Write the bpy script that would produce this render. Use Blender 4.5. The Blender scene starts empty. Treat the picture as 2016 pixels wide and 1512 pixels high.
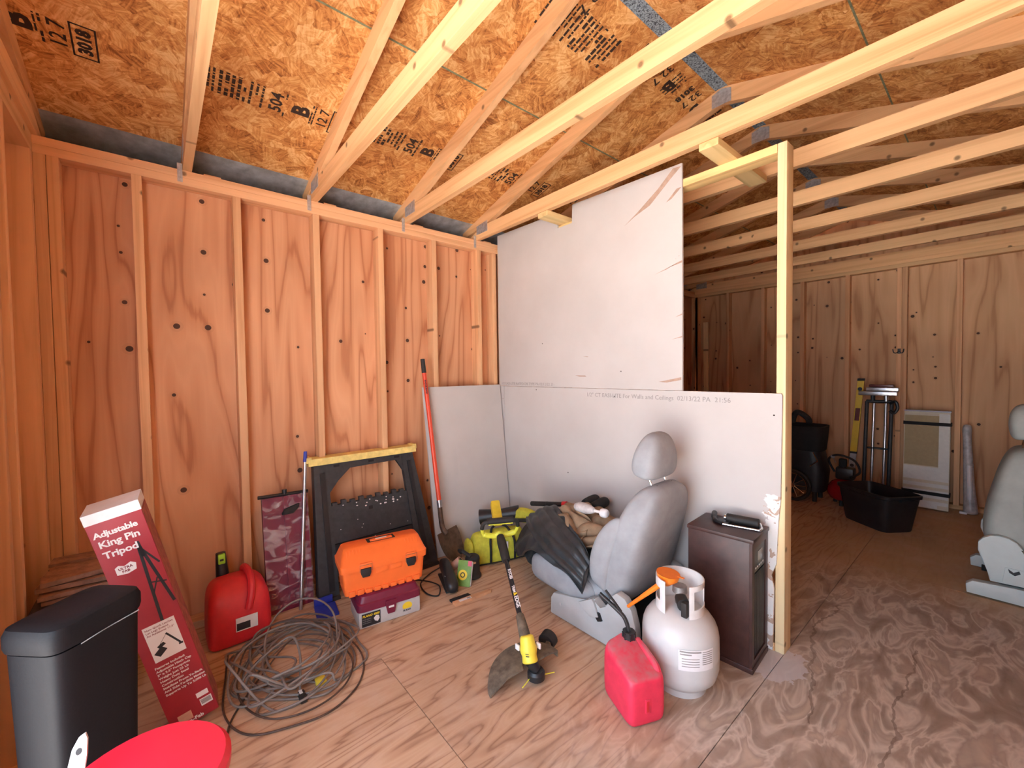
import bpy, bmesh, math, random
from mathutils import Vector, Matrix, Euler
random.seed(7)
S = bpy.context.scene
COL = S.collection
PI = math.pi

# ------------------------------------------------------------------ camera
cd = bpy.data.cameras.new('camera'); cam = bpy.data.objects.new('camera', cd); COL.objects.link(cam)
cd.sensor_width = 36.0; cd.lens = 818.23 / 2016 * 36; cd.clip_start = 0.02; cd.clip_end = 200
_R = Vector((0.64731312, 0.76210869, -0.01326907)); _U = Vector((-0.01366234, 0.02900644, 0.99948585)); _F = Vector((-0.76210174, 0.64679902, -0.02918843))
_m = Matrix((_R, _U, -_F)).transposed().to_4x4(); _m.translation = Vector((2.80534, 0.38963, 1.32590))
cam.matrix_world = _m
S.camera = cam

# ------------------------------------------------------------------ world, sun, exposure
w = bpy.data.worlds.new('sky'); S.world = w; w.use_nodes = True
nt = w.node_tree; nt.nodes.clear()
bg = nt.nodes.new('ShaderNodeBackground'); wo = nt.nodes.new('ShaderNodeOutputWorld')
bg.inputs[0].default_value = (0.66, 0.80, 1.0, 1); bg.inputs[1].default_value = 5.4
nt.links.new(bg.outputs[0], wo.inputs[0])
sd = bpy.data.lights.new('sun', 'SUN'); sd.energy = 52; sd.angle = 0.01; sd.color = (1.0, 0.95, 0.90)
sun = bpy.data.objects.new('sun', sd); COL.objects.link(sun)
sun.rotation_euler = Vector((0.80, -0.10, -0.95)).to_track_quat('-Z', 'Y').to_euler()
pd = bpy.data.lights.new('doorway_portal', 'AREA'); pd.shape = 'RECTANGLE'; pd.size = 2.0; pd.size_y = 2.05; pd.cycles.is_portal = True
po = bpy.data.objects.new('doorway_portal', pd); COL.objects.link(po)
po.location = (2.30, -0.11, 1.03); po.rotation_euler = (PI / 2, 0, 0)
S.view_settings.view_transform = 'Standard'; S.view_settings.look = 'None'
S.view_settings.exposure = 0.30; S.view_settings.gamma = 1.0; S.view_settings.use_curve_mapping = False
S.cycles.use_denoising = True
S.cycles.max_bounces = 10; S.cycles.diffuse_bounces = 6; S.cycles.transparent_max_bounces = 12
S.cycles.sample_clamp_indirect = 20.0

# ------------------------------------------------------------------ helpers: materials
MAT = {}
class NT:
    """small node-tree writer"""
    def __init__(s, name):
        m = bpy.data.materials.new(name); m.use_nodes = True
        s.m = m; s.t = m.node_tree; s.b = s.t.nodes['Principled BSDF']; MAT[name] = m
    def n(s, typ, ins=None, **kw):
        nd = s.t.nodes.new('ShaderNode' + typ)
        for k, v in kw.items(): setattr(nd, k, v)
        for k, v in (ins or {}).items(): s.set(nd.inputs[k], v)
        return nd
    def set(s, sock, v):
        if isinstance(v, bpy.types.NodeSocket): s.t.links.new(v, sock)
        elif isinstance(v, bpy.types.Node): s.t.links.new(v.outputs[0], sock)
        else:
            if isinstance(v, (tuple, list)) and len(v) == 3 and sock.type == 'RGBA': v = (*v, 1)
            sock.default_value = v
    def math(s, op, a, b=0.0, c=0.0, clamp=False):
        nd = s.n('Math', operation=op, use_clamp=clamp)
        s.set(nd.inputs[0], a); s.set(nd.inputs[1], b); s.set(nd.inputs[2], c)
        return nd.outputs[0]
    def ramp(s, f, stops, interp='LINEAR'):
        nd = s.n('ValToRGB'); e = nd.color_ramp; e.interpolation = interp
        while len(e.elements) < len(stops): e.elements.new(0.5)
        for el, (p, c) in zip(e.elements, stops):
            el.position = p; el.color = (*c, 1) if len(c) == 3 else c
        s.set(nd.inputs[0], f); return nd.outputs[0]
    def mix(s, f, a, b, typ='MIX'):
        nd = s.n('Mix', data_type='RGBA', blend_type=typ)
        s.set(nd.inputs[0], f); s.set(nd.inputs[6], a); s.set(nd.inputs[7], b); return nd.outputs[2]
    def coord(s, kind='Object'):
        return s.n('TexCoord').outputs[kind]
    def mapping(s, v, scale=(1, 1, 1), loc=(0, 0, 0), rot=(0, 0, 0)):
        nd = s.n('Mapping'); s.set(nd.inputs['Vector'], v); nd.inputs['Scale'].default_value = scale
        s.set(nd.inputs['Location'], loc); nd.inputs['Rotation'].default_value = rot; return nd.outputs[0]
    def noise(s, v, scale, detail=3, rough=0.5, dist=0.0):
        nd = s.n('TexNoise'); s.set(nd.inputs['Vector'], v); nd.inputs['Scale'].default_value = scale
        nd.inputs['Detail'].default_value = detail; nd.inputs['Roughness'].default_value = rough; nd.inputs['Distortion'].default_value = dist
        return nd.outputs['Fac']
    def bump(s, h, strength=0.3, dist=0.002):
        nd = s.n('Bump', {'Strength': strength, 'Distance': dist}); s.set(nd.inputs['Height'], h)
        s.t.links.new(nd.outputs[0], s.b.inputs['Normal'])
    def out(s, color=None, rough=None, **kw):
        if color is not None: s.set(s.b.inputs['Base Color'], color)
        if rough is not None: s.set(s.b.inputs['Roughness'], rough)
        for k, v in kw.items(): s.set(s.b.inputs[k.replace('_', ' ')], v)
        return s.m

def plain(name, col, rough=0.5, metal=0.0, var=0.0, scale=40, bump=0.0, **kw):
    """plain surface with faint procedural mottling"""
    t = NT(name); c = t.coord()
    n = t.noise(c, scale, 4, 0.6)
    d = tuple(max(0, x * (1 - var)) for x in col); l = tuple(min(1, x * (1 + var)) for x in col)
    t.out(t.ramp(n, [(0.3, d), (0.7, l)]) if var else col, rough, Metallic=metal, **kw)
    if bump: t.bump(n, bump, 0.002)
    return t.m

def offset_by_object(t, c, axis_gain=(7.3, 5.1, 9.7)):
    oi = t.n('ObjectInfo'); r = oi.outputs['Random']
    cx = t.n('CombineXYZ'); 
    for i, g in enumerate(axis_gain): t.set(cx.inputs[i], t.math('MULTIPLY', r, g))
    va = t.n('VectorMath', operation='ADD'); t.set(va.inputs[0], c); t.set(va.inputs[1], cx.outputs[0])
    return va.outputs[0], r

def swizzle(t, c, drop):
    s = t.n('SeparateXYZ'); t.set(s.inputs[0], c); cb = t.n('CombineXYZ'); a = [i for i in range(3) if i != drop]
    t.set(cb.inputs[0], s.outputs[a[0]]); t.set(cb.inputs[1], s.outputs[a[1]]); return cb.outputs[0]

def lumber(name, light, dark, axis, knots=True, rough=0.75, flat=None):
    """sawn softwood; grain along local axis"""
    t = NT(name); c, r = offset_by_object(t, t.coord())
    sc = [26, 26, 26]; sc[axis] = 0.9
    g = t.noise(t.mapping(c, sc), 1.0, 4, 0.55, 0.6)
    sc2 = [9, 9, 9]; sc2[axis] = 0.5
    g2 = t.noise(t.mapping(c, sc2), 1.0, 2, 0.5)
    f = t.math('ADD', t.math('MULTIPLY', g, 0.6), t.math('MULTIPLY', g2, 0.4))
    col = t.ramp(f, [(0.34, dark), (0.52, light), (0.7, tuple(min(1, x * 1.12) for x in light))])
    tint = t.ramp(r, [(0.0, (0.86, 0.84, 0.82)), (1.0, (1.06, 1.02, 0.98))])
    col = t.mix(1.0, col, tint, 'MULTIPLY')
    if knots:
        v = t.n('TexVoronoi', voronoi_dimensions='2D'); t.set(v.inputs['Vector'], swizzle(t, c, 1 if axis == 0 else 0)); v.inputs['Scale'].default_value = 10.0
        pick = t.n('SeparateColor'); t.set(pick.inputs[0], v.outputs['Color'])
        on_ = t.math('GREATER_THAN', pick.outputs[0], 0.90)
        k = t.math('MULTIPLY', on_, t.ramp(v.outputs['Distance'], [(0.07, (1, 1, 1)), (0.16, (0, 0, 0))]))
        col = t.mix(t.math('MULTIPLY', k, 0.85), col, tuple(x * 0.28 for x in dark))
    t.out(col, rough); t.bump(g, 0.15, 0.001)
    return t.m

def plywood(name, light, mid, dark, along, knots=0.0, contrast=1.0, freq=9.0, knot_scale=(3.6, 3.6, 3.6), stretch=0.35, rough=0.8, cross=2.2):
    """rotary-cut veneer: stretched contour figure plus dark knots"""
    t = NT(name); c, r = offset_by_object(t, t.coord(), (0.0, 13.0, 17.0))
    sc = [cross, cross, cross]; sc[along] = stretch
    m = t.mapping(c, sc)
    base = t.noise(m, 1.1, 2.5, 0.45, 0.35)
    ph = t.math('MULTIPLY', base, freq)
    ring = t.math('PINGPONG', ph, 0.5)
    sf = [55, 55, 55]; sf[along] = 2.0
    fine = t.noise(t.mapping(c, sf), 1.0, 3, 0.6)
    f = t.math('ADD', t.math('MULTIPLY', ring, 1.5 * contrast), t.math('MULTIPLY', t.math('SUBTRACT', fine, 0.5), 0.35))
    col = t.ramp(f, [(0.02, dark), (0.16, mid), (0.55, light), (0.95, tuple(0.5 * (a + b) for a, b in zip(light, mid)))])
    big = t.noise(c, 1.3, 2, 0.5)
    col = t.mix(1.0, col, t.ramp(big, [(0.3, (0.84, 0.80, 0.78)), (0.7, (1.05, 1.03, 1.0))]), 'MULTIPLY')
    if knots:
        v = t.n('TexVoronoi', voronoi_dimensions='2D'); t.set(v.inputs['Vector'], swizzle(t, c, 1 if knot_scale[1] == 0 else 0)); v.inputs['Scale'].default_value = 7.0
        pick = t.n('SeparateColor'); t.set(pick.inputs[0], v.outputs['Color'])
        size = t.math('MULTIPLY_ADD', pick.outputs[1], 0.075, 0.028)
        hit = t.math('LESS_THAN', v.outputs['Distance'], size)
        k = t.math('MULTIPLY', hit, t.math('LESS_THAN', pick.outputs[0], knots))
        halo = t.math('MULTIPLY', t.math('LESS_THAN', v.outputs['Distance'], t.math('MULTIPLY', size, 2.0)), t.math('LESS_THAN', pick.outputs[0], knots))
        col = t.mix(t.math('MULTIPLY', halo, 0.16), col, tuple(x * 0.55 for x in mid))
        col = t.mix(t.math('MULTIPLY', k, 0.92), col, (0.035, 0.012, 0.008))
    t.out(col, rough); t.bump(f, 0.12, 0.001)
    return t, col

# pine framing, grain along x / y / z
PL, PD_ = (0.77, 0.46, 0.25), (0.58, 0.30, 0.14)
lumber('pine_x', (0.80, 0.50, 0.25), (0.62, 0.33, 0.14), 0); lumber('pine_y', PL, PD_, 1); lumber('pine_z', PL, PD_, 2)
lumber('pine_pale_z', (0.86, 0.70, 0.42), (0.74, 0.54, 0.28), 2); lumber('pine_pale_x', (0.84, 0.60, 0.26), (0.62, 0.38, 0.15), 0); lumber('pine_pale_y', (0.74, 0.56, 0.27), (0.55, 0.38, 0.15), 1)
plywood('siding_ply', (0.73, 0.39, 0.215), (0.65, 0.32, 0.165), (0.50, 0.21, 0.10), 2, knots=0.26, freq=8.0, knot_scale=(0, 7.5, 6.2), cross=3.2)
plywood('siding_ply_tan', (0.75, 0.47, 0.26), (0.66, 0.39, 0.205), (0.52, 0.28, 0.135), 2, knots=0.24, freq=8.0, knot_scale=(7.5, 0, 6.2), cross=3.2)

def floor_material():
    t, col = plywood('floor_ply', (0.60, 0.41, 0.27), (0.51, 0.325, 0.205), (0.36, 0.205, 0.125), 1, freq=8.0, stretch=1.1, contrast=1.05, cross=9.0)
    wc = t.n('NewGeometry').outputs['Position']
    sp = t.n('SeparateXYZ'); t.set(sp.inputs[0], wc)
    n1 = t.noise(wc, 1.7, 4, 0.6)
    # foot-worn, dusty track from the doorway towards the far end
    wear = t.math('ADD', t.math('MULTIPLY', t.math('SUBTRACT', sp.outputs[0], 1.62), 1.5), t.math('MULTIPLY', t.math('SUBTRACT', n1, 0.5), 1.6), clamp=True)
    worn = t.ramp(t.noise(t.mapping(wc, (2.6, 1.1, 1)), 3.0, 3, 0.5, 1.6), [(0.30, (0.24, 0.19, 0.155)), (0.45, (0.34, 0.285, 0.24)), (0.53, (0.62, 0.56, 0.49)), (0.60, (0.36, 0.30, 0.255)), (0.75, (0.55, 0.47, 0.38))])
    far = t.math('MULTIPLY', t.math('SUBTRACT', sp.outputs[1], 3.55), 2.2, clamp=True)
    worn = t.mix(far, worn, t.ramp(n1, [(0.3, (0.42, 0.28, 0.15)), (0.7, (0.52, 0.36, 0.20))]))
    col = t.mix(t.math('MULTIPLY', wear, 0.85), col, worn)
    # ragged pale lilac-grey patch by the end post
    dx = t.math('SUBTRACT', sp.outputs[0], 2.16); dy = t.math('SUBTRACT', sp.outputs[1], 2.47)
    d2 = t.math('SQRT', t.math('ADD', t.math('MULTIPLY', dx, dx), t.math('MULTIPLY', dy, dy)))
    sp1 = t.math('LESS_THAN', t.math('ADD', d2, t.math('MULTIPLY', t.noise(wc, 16, 4, 0.6), 0.22)), 0.235)
    col = t.mix(t.math('MULTIPLY', sp1, 0.8), col, (0.62, 0.60, 0.62))
    # splits in the face veneer
    for x0, k_, ya, yb in ((2.565, 0.0, 1.9, 3.05), (2.36, -0.22, 2.2, 2.9), (2.20, 0.12, 2.9, 3.25)):
        ln = t.math('ABSOLUTE', t.math('SUBTRACT', t.math('ADD', sp.outputs[0], t.math('MULTIPLY', t.math('SUBTRACT', t.noise(wc, 6, 3, 0.6), 0.5), 0.10)), t.math('MULTIPLY_ADD', t.math('SUBTRACT', sp.outputs[1], ya), k_, x0)))
        hit = t.math('MULTIPLY', t.math('LESS_THAN', ln, 0.0045), t.math('MULTIPLY', t.math('GREATER_THAN', sp.outputs[1], ya), t.math('LESS_THAN', sp.outputs[1], yb)))
        col = t.mix(t.math('MULTIPLY', hit, 0.55), col, (0.12, 0.075, 0.05))
    dust = t.noise(wc, 5.0, 5, 0.7)
    col = t.mix(t.ramp(dust, [(0.45, (0, 0, 0)), (0.8, (0.35, 0.35, 0.35))]), col, (0.62, 0.50, 0.42))
    t.out(col, 0.82)
floor_material()

def osb_material():
    t = NT('osb'); c, r = offset_by_object(t, t.coord(), (3.0, 5.0, 0.0))
    def flakes(vs, ns):
        wob = t.n('VectorMath', operation='ADD'); t.set(wob.inputs[0], c)
        nz = t.n('TexNoise'); t.set(nz.inputs['Vector'], c); nz.inputs['Scale'].default_value = vs * 0.9
        sc = t.n('VectorMath', operation='SCALE'); t.set(sc.inputs[0], nz.outputs['Color']); sc.inputs['Scale'].default_value = 0.9 / vs
        t.set(wob.inputs[1], sc.outputs[0])
        v = t.n('TexVoronoi'); t.set(v.inputs['Vector'], wob.outputs[0]); v.inputs['Scale'].default_value = vs
        s = t.n('SeparateColor'); t.set(s.inputs[0], v.outputs['Color'])
        rt = t.n('VectorRotate', rotation_type='Z_AXIS'); t.set(rt.inputs['Vector'], c); t.set(rt.inputs['Angle'], t.math('MULTIPLY', s.outputs[0], 6.28))
        n = t.noise(t.mapping(rt.outputs[0], (ns * 0.10, ns, ns)), 1.0, 3, 0.6)
        return n, s.outputs[1]
    n1, k1 = flakes(13, 70); n2, k2 = flakes(31, 130)
    f = t.math('ADD', t.math('MULTIPLY', n1, 0.55), t.math('MULTIPLY', n2, 0.45))
    f = t.math('ADD', f, t.math('MULTIPLY', t.math('SUBTRACT', k1, 0.5), 0.16))
    f = t.math('ADD', f, t.math('MULTIPLY', t.math('SUBTRACT', k2, 0.5), 0.12))
    col = t.ramp(f, [(0.30, (0.26, 0.09, 0.02)), (0.41, (0.52, 0.22, 0.055)), (0.52, (0.70, 0.36, 0.11)), (0.66, (0.88, 0.60, 0.27))])
    big = t.noise(c, 1.6, 3, 0.55)
    col = t.mix(1.0, col, t.ramp(big, [(0.3, (0.80, 0.72, 0.66)), (0.65, (1.08, 1.03, 1.0))]), 'MULTIPLY')
    t.out(col, 0.7); t.bump(f, 0.25, 0.0015)
osb_material()

def drywall_material():
    t = NT('drywall'); c = t.coord(); wc = t.n('NewGeometry').outputs['Position']
    n = t.noise(c, 3.0, 4, 0.6)
    col = t.ramp(n, [(0.3, (0.52, 0.495, 0.475)), (0.7, (0.57, 0.545, 0.525))])
    # scuffs: thin brown tears of the face paper
    m = t.mapping(c, (5, 5, 26), rot=(0, 0.35, 0)); s = t.noise(m, 1.0, 2, 0.5, 1.5)
    area = t.math('GREATER_THAN', t.noise(c, 2.3, 2, 0.5), 0.56)
    sc = t.math('MULTIPLY', t.math('GREATER_THAN', s, 0.76), area)
    col = t.mix(t.math('MULTIPLY', sc, 0.6), col, (0.33, 0.22, 0.16))
    # torn, chipped lower end
    sp = t.n('SeparateXYZ'); t.set(sp.inputs[0], wc)
    e = t.math('ADD', t.math('MULTIPLY', t.math('SUBTRACT', sp.outputs[0], 2.055), 9.0), t.math('MULTIPLY', t.math('SUBTRACT', 0.78, sp.outputs[2]), 0.5))
    e = t.math('ADD', e, t.math('MULTIPLY', t.math('SUBTRACT', t.noise(c, 22, 3, 0.6), 0.5), 1.6))
    low = t.math('LESS_THAN', t.math('ADD', sp.outputs[2], t.math('MULTIPLY', t.noise(c, 9, 3, 0.6), 0.15)), 0.80)
    torn = t.math('MULTIPLY', t.math('GREATER_THAN', e, 0.42), low)
    paper = t.math('GREATER_THAN', t.noise(c, 15, 3, 0.55, 0.6), 0.56)
    chip = t.mix(paper, (0.80, 0.80, 0.78), (0.50, 0.37, 0.29))
    col = t.mix(torn, col, chip)
    t.out(col, 0.85); t.bump(n, 0.05, 0.001)
drywall_material()
plain('drywall_edge', (0.62, 0.60, 0.57), 0.9, var=0.08)
plain('paper_tear', (0.42, 0.29, 0.22), 0.9, var=0.15)
plain('galvanised', (0.55, 0.56, 0.58), 0.45, 0.7, var=0.25, scale=60)
plain('eave_metal', (0.50, 0.53, 0.55), 0.32, 0.35, var=0.3, scale=14)
plain('dark_wood', (0.06, 0.045, 0.035), 0.8, var=0.2)
plain('stamp_ink', (0.035, 0.018, 0.012), 0.8)
plain('chalk_green', (0.20, 0.22, 0.13), 0.9, var=0.3)
plain('print_grey', (0.30, 0.28, 0.27), 0.9)
plain('ground_concrete', (0.66, 0.63, 0.60), 0.9, var=0.1, scale=6)
def ridge_vent_material():
    t = NT('ridge_vent'); c = t.coord()
    n = t.noise(c, 42, 3, 0.6, 3.0)
    t.out(t.ramp(n, [(0.42, (0.045, 0.06, 0.075)), (0.5, (0.24, 0.32, 0.38)), (0.6, (0.33, 0.42, 0.48))]), 0.8)
ridge_vent_material()

# ------------------------------------------------------------------ helpers: meshes
class MB:
    """collects shapes into one mesh"""
    def __init__(s): s.b = bmesh.new()
    def _x(s, vs, M):
        if M is not None: bmesh.ops.transform(s.b, matrix=M, verts=vs)
    def box(s, lo, hi, bev=0.0, seg=2, M=None):
        lo, hi = Vector(lo), Vector(hi)
        r = bmesh.ops.create_cube(s.b, size=1.0); vs = r['verts']
        for v in vs: v.co = Vector(((v.co.x + .5) * (hi.x - lo.x) + lo.x, (v.co.y + .5) * (hi.y - lo.y) + lo.y, (v.co.z + .5) * (hi.z - lo.z) + lo.z))
        if bev:
            es = list({e for v in vs for e in v.link_edges})
            rb = bmesh.ops.bevel(s.b, geom=es, offset=bev, segments=seg, profile=0.6, affect='EDGES', clamp_overlap=True)
            vs = list({v for f in rb['faces'] for v in f.verts} | {v for v in vs if v.is_valid})
            vs = s._island(vs)
        s._x(vs, M); return s
    def _island(s, vs):
        seen = set(v for v in vs if v.is_valid); st = list(seen)
        while st:
            v = st.pop()
            for e in v.link_edges:
                o = e.other_vert(v)
                if o not in seen: seen.add(o); st.append(o)
        return list(seen)
    def rings(s, rings, cap0=True, cap1=True, closed=True):
        rows = [[s.b.verts.new(p) for p in r] for r in rings]
        n = len(rows[0])
        for a, b in zip(rows, rows[1:]):
            for i in range(n if closed else n - 1):
                j = (i + 1) % n
                try: s.b.faces.new((a[i], a[j], b[j], b[i]))
                except ValueError: pass
        if cap0 and n > 2: s.b.faces.new(list(reversed(rows[0])))
        if cap1 and n > 2: s.b.faces.new(rows[-1])
        return s
    def cyl(s, p0, p1, r0, r1=None, seg=16, caps=True):
        p0, p1 = Vector(p0), Vector(p1); r1 = r0 if r1 is None else r1
        q = (p1 - p0).to_track_quat('Z', 'Y'); a, b = q @ Vector((1, 0, 0)), q @ Vector((0, 1, 0))
        ring = lambda p, r: [p + (a * math.cos(2 * PI * i / seg) + b * math.sin(2 * PI * i / seg)) * r for i in range(seg)]
        return s.rings([ring(p0, r0), ring(p1, r1)], caps, caps)
    def tube(s, pts, r, seg=8, closed=False):
        pts = [Vector(p) for p in pts]; n = len(pts); rs = []
        up = None
        for i, p in enumerate(pts):
            t = (pts[min(i + 1, n - 1)] - pts[max(i - 1, 0)]); t = t.normalized() if t.length else Vector((0, 0, 1))
            if up is None: up = t.orthogonal().normalized()
            up = (up - t * up.dot(t)); up = up.normalized() if up.length > 1e-6 else t.orthogonal().normalized()
            sd = t.cross(up); rr = r[i] if isinstance(r, (list, tuple)) else r
            rs.append([p + (up * math.cos(2 * PI * k / seg) + sd * math.sin(2 * PI * k / seg)) * rr for k in range(seg)])
        return s.rings(rs)
    def lathe(s, prof, seg=32, M=None, cap=True):
        rs = [[Vector((r * math.cos(2 * PI * i / seg), r * math.sin(2 * PI * i / seg), z)) for i in range(seg)] for r, z in prof]
        if M is not None: rs = [[M @ p for p in r] for r in rs]
        return s.rings(rs, cap, cap)
    def loft(s, secs, n=24, cap=True):
        """secs: (center, a-vector, b-vector, exponent): superellipse rings"""
        rs = []
        for c, a, b, e in secs:
            c, a, b = Vector(c), Vector(a), Vector(b); ring = []
            for i in range(n):
                th = 2 * PI * i / n; ct, st = math.cos(th), math.sin(th)
                ring.append(c + a * (math.copysign(abs(ct) ** (2 / e), ct)) + b * (math.copysign(abs(st) ** (2 / e), st)))
            rs.append(ring)
        return s.rings(rs, cap, cap)
    def prism(s, poly, axis, lo, hi, M=None, bev=0.0):
        """poly: 2D outline; extruded along axis (0 x,1 y,2 z) from lo to hi"""
        def P(u, v, w): return Vector(((w, u, v), (u, w, v), (u, v, w))[axis])
        a = [s.b.verts.new(P(u, v, lo)) for u, v in poly]; b = [s.b.verts.new(P(u, v, hi)) for u, v in poly]
        n = len(poly); fs = [s.b.faces.new(a), s.b.faces.new(list(reversed(b)))]
        for i in range(n):
            j = (i + 1) % n; fs.append(s.b.faces.new((a[j], a[i], b[i], b[j])))
        vs = a + b
        if bev:
            es = list({e for f in fs for e in f.edges})
            rb = bmesh.ops.bevel(s.b, geom=es, offset=bev, segments=2, profile=0.6, affect='EDGES', clamp_overlap=True)
            vs = s._island([v for f in rb['faces'] for v in f.verts])
        s._x(vs, M); return s
    def quad(s, pts):
        s.b.faces.new([s.b.verts.new(Vector(p)) for p in pts]); return s
    def mesh(s, name, mat, smooth=35):
        bmesh.ops.recalc_face_normals(s.b, faces=s.b.faces)
        me = bpy.data.meshes.new(name); s.b.to_mesh(me); s.b.free()
        if mat: me.materials.append(MAT[mat] if isinstance(mat, str) else mat)
        if smooth:
            for p in me.polygons: p.use_smooth = True
            me.set_sharp_from_angle(angle=math.radians(smooth))
        return me
    def build(s, name, mat, parent=None, smooth=35, **kw):
        return obj(name, s.mesh(name, mat, smooth), parent, **kw)

def obj(name, me, parent=None, loc=None, rot=None, label=None, cat=None, group=None, kind=None):
    o = bpy.data.objects.new(name, me); COL.objects.link(o)
    if parent is not None: o.parent = parent
    if loc is not None: o.location = loc
    if rot is not None: o.rotation_euler = rot
    if label: o['label'] = label
    if cat: o['category'] = cat
    if group: o['group'] = group
    if kind: o['kind'] = kind
    return o
def thing(name, label, cat, loc=(0, 0, 0), rot=(0, 0, 0), group=None):
    return obj(name, None, None, loc, rot, label, cat, group)
def struct(name, label, cat='structure'):
    o = obj(name, None, None); o['kind'] = 'structure'; o['label'] = label; o['category'] = cat; return o
def bx(name, lo, hi, mat, parent=None, bev=0.0, origin=None, **kw):
    """box whose own origin sits at its centre (so the grain follows it)"""
    lo, hi = Vector(lo), Vector(hi); c = (lo + hi) / 2
    o = MB().box(lo - c, hi - c, bev).build(name, mat, parent, **kw); o.location = c; return o
_fontcache = {}
def text_mesh(txt, size, mat, name='lettering', extrude=0.0004, bold=0.0, align='LEFT', space=1.0, shear=0.0):
    cu = bpy.data.curves.new(name, 'FONT'); cu.body = txt; cu.size = size; cu.extrude = extrude; cu.offset = bold; cu.align_x = align
    cu.space_character = space; cu.shear = shear; cu.resolution_u = 2
    o = bpy.data.objects.new(name, cu); COL.objects.link(o)
    dg = bpy.context.evaluated_depsgraph_get(); dg.update()
    me = bpy.data.meshes.new_from_object(o.evaluated_get(dg))
    bpy.data.objects.remove(o); bpy.data.curves.remove(cu)
    me.materials.clear(); me.materials.append(MAT[mat]); me.name = name
    return me
def frame(o, x, y):
    """matrix with local x,y along the given vectors at origin o"""
    x = Vector(x).normalized(); y = Vector(y); y = (y - x * y.dot(x)).normalized(); z = x.cross(y)
    m = Matrix((x, y, z)).transposed().to_4x4(); m.translation = Vector(o); return m
def put(o, M):
    o.matrix_basis = M; return o
def catmull(pts, n=8):
    pts = [Vector(p) for p in pts]; out = []
    for i in range(len(pts) - 1):
        p0, p1, p2, p3 = pts[max(i - 1, 0)], pts[i], pts[i + 1], pts[min(i + 2, len(pts) - 1)]
        for k in range(n):
            t = k / n; t2, t3 = t * t, t * t * t
            out.append(0.5 * ((2 * p1) + (p2 - p0) * t + (2 * p0 - 5 * p1 + 4 * p2 - p3) * t2 + (3 * p1 - p0 - 3 * p2 + p3) * t3))
    out.append(pts[-1]); return out
# ------------------------------------------------------------------ the shed
WZ = 2.377            # top of wall plates
L0, L1 = 0.0, 5.98    # stud faces of the two gable walls
XR = 3.44             # outside of right-hand wall
RX, RZ0, SL = 1.72, 2.50, 0.279
def roof_z(x): return RZ0 + SL * (x if x <= RX else 2 * RX - x)

# floor: plywood sheets
fl = struct('floor', 'worn plywood shed floor', 'floor')
for x0, x1, seams in ((-0.0, 0.95, (-0.09, 2.30, 4.74, 6.07)), (0.95, 2.17, (-0.09, 1.14, 3.58, 6.02, 6.07)), (2.17, 3.44, (-0.09, 1.50, 3.94, 6.07))):
    for y0, y1 in zip(seams, seams[1:]):
        g = 0.0015
        bx('plywood_sheet', (x0 + g, y0 + g, -0.018), (x1 - g, y1 - g, 0.0), 'floor_ply', fl)
bx('subfloor', (0.0, -0.09, -0.10), (XR, 6.07, -0.0185), 'dark_wood', fl)

gr = MB().box((-30, -40, -0.4), (34, 40, -0.30)).build('ground', 'ground_concrete'); gr['kind'] = 'structure'; gr['label'] = 'pale sunlit ground outside the shed'; gr['category'] = 'ground'

def stud(parent, x0, x1, y0, y1, z0, z1, mat='pine_z', name='stud'):
    return bx(name, (x0, y0, z0), (x1, y1, z1), mat, parent, bev=0.002)

# long eave wall on the left of the picture
wl = struct('wall_left', 'plywood-sheathed stud wall under the eave', 'wall')
for y0, y1 in ((-0.10, 0.333), (0.333, 1.552), (1.552, 2.771), (2.771, 3.99), (3.99, 5.21), (5.21, 6.07)):
    bx('sheathing_panel', (-0.012, y0 + .001, -0.05), (0.0, y1 - .001, 2.368), 'siding_ply', wl)
ys = [0.3527 + 0.4064 * k for k in range(14)]
for y in ys: stud(wl, 0, 0.089, y - 0.038, y, 0.038, WZ - 0.076)
stud(wl, 0, 0.089, 0.0, 0.038, 0.038, WZ - 0.076); stud(wl, 0.0, 0.089, 0.04, 0.078, 0.038, WZ - 0.076)
stud(wl, 0, 0.089, 2.50, 2.538, 0.038, WZ - 0.076)
bx('bottom_plate', (0, -0.0, 0), (0.089, 5.98, 0.038), 'pine_y', wl, bev=.002)
bx('top_plate', (0, 0.0, WZ - 0.038), (0.089, 5.98, WZ), 'pine_y', wl, bev=.002)
bx('top_plate', (0, 0.0, WZ - 0.076), (0.089, 5.98, WZ - 0.0385), 'pine_y', wl, bev=.002)
# short packing blocks lying on the plate beside the truss heels
for y in (0.60, 1.20, 1.81, 2.43): bx('packing_block', (0.0, y, WZ), (0.07, y + .075, WZ + 0.014), 'pine_y', wl)

# right-hand eave wall (outside the picture)
wr = struct('wall_right', 'plywood-sheathed stud wall opposite', 'wall')
for y0, y1 in ((-0.10, 1.12), (1.12, 2.34), (2.34, 3.56), (3.56, 4.78), (4.78, 6.07)):
    bx('sheathing_panel', (XR, y0 + .001, -0.05), (XR + 0.012, y1 - .001, 2.44), 'siding_ply_tan', wr)
for y in ys: stud(wr, XR - 0.089, XR, y - 0.038, y, 0.038, WZ - 0.076)
bx('bottom_plate', (XR - .089, 0, 0), (XR, 5.98, 0.038), 'pine_y', wr)
bx('top_plate', (XR - .089, 0, WZ - 0.076), (XR, 5.98, WZ), 'pine_y', wr)

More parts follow.
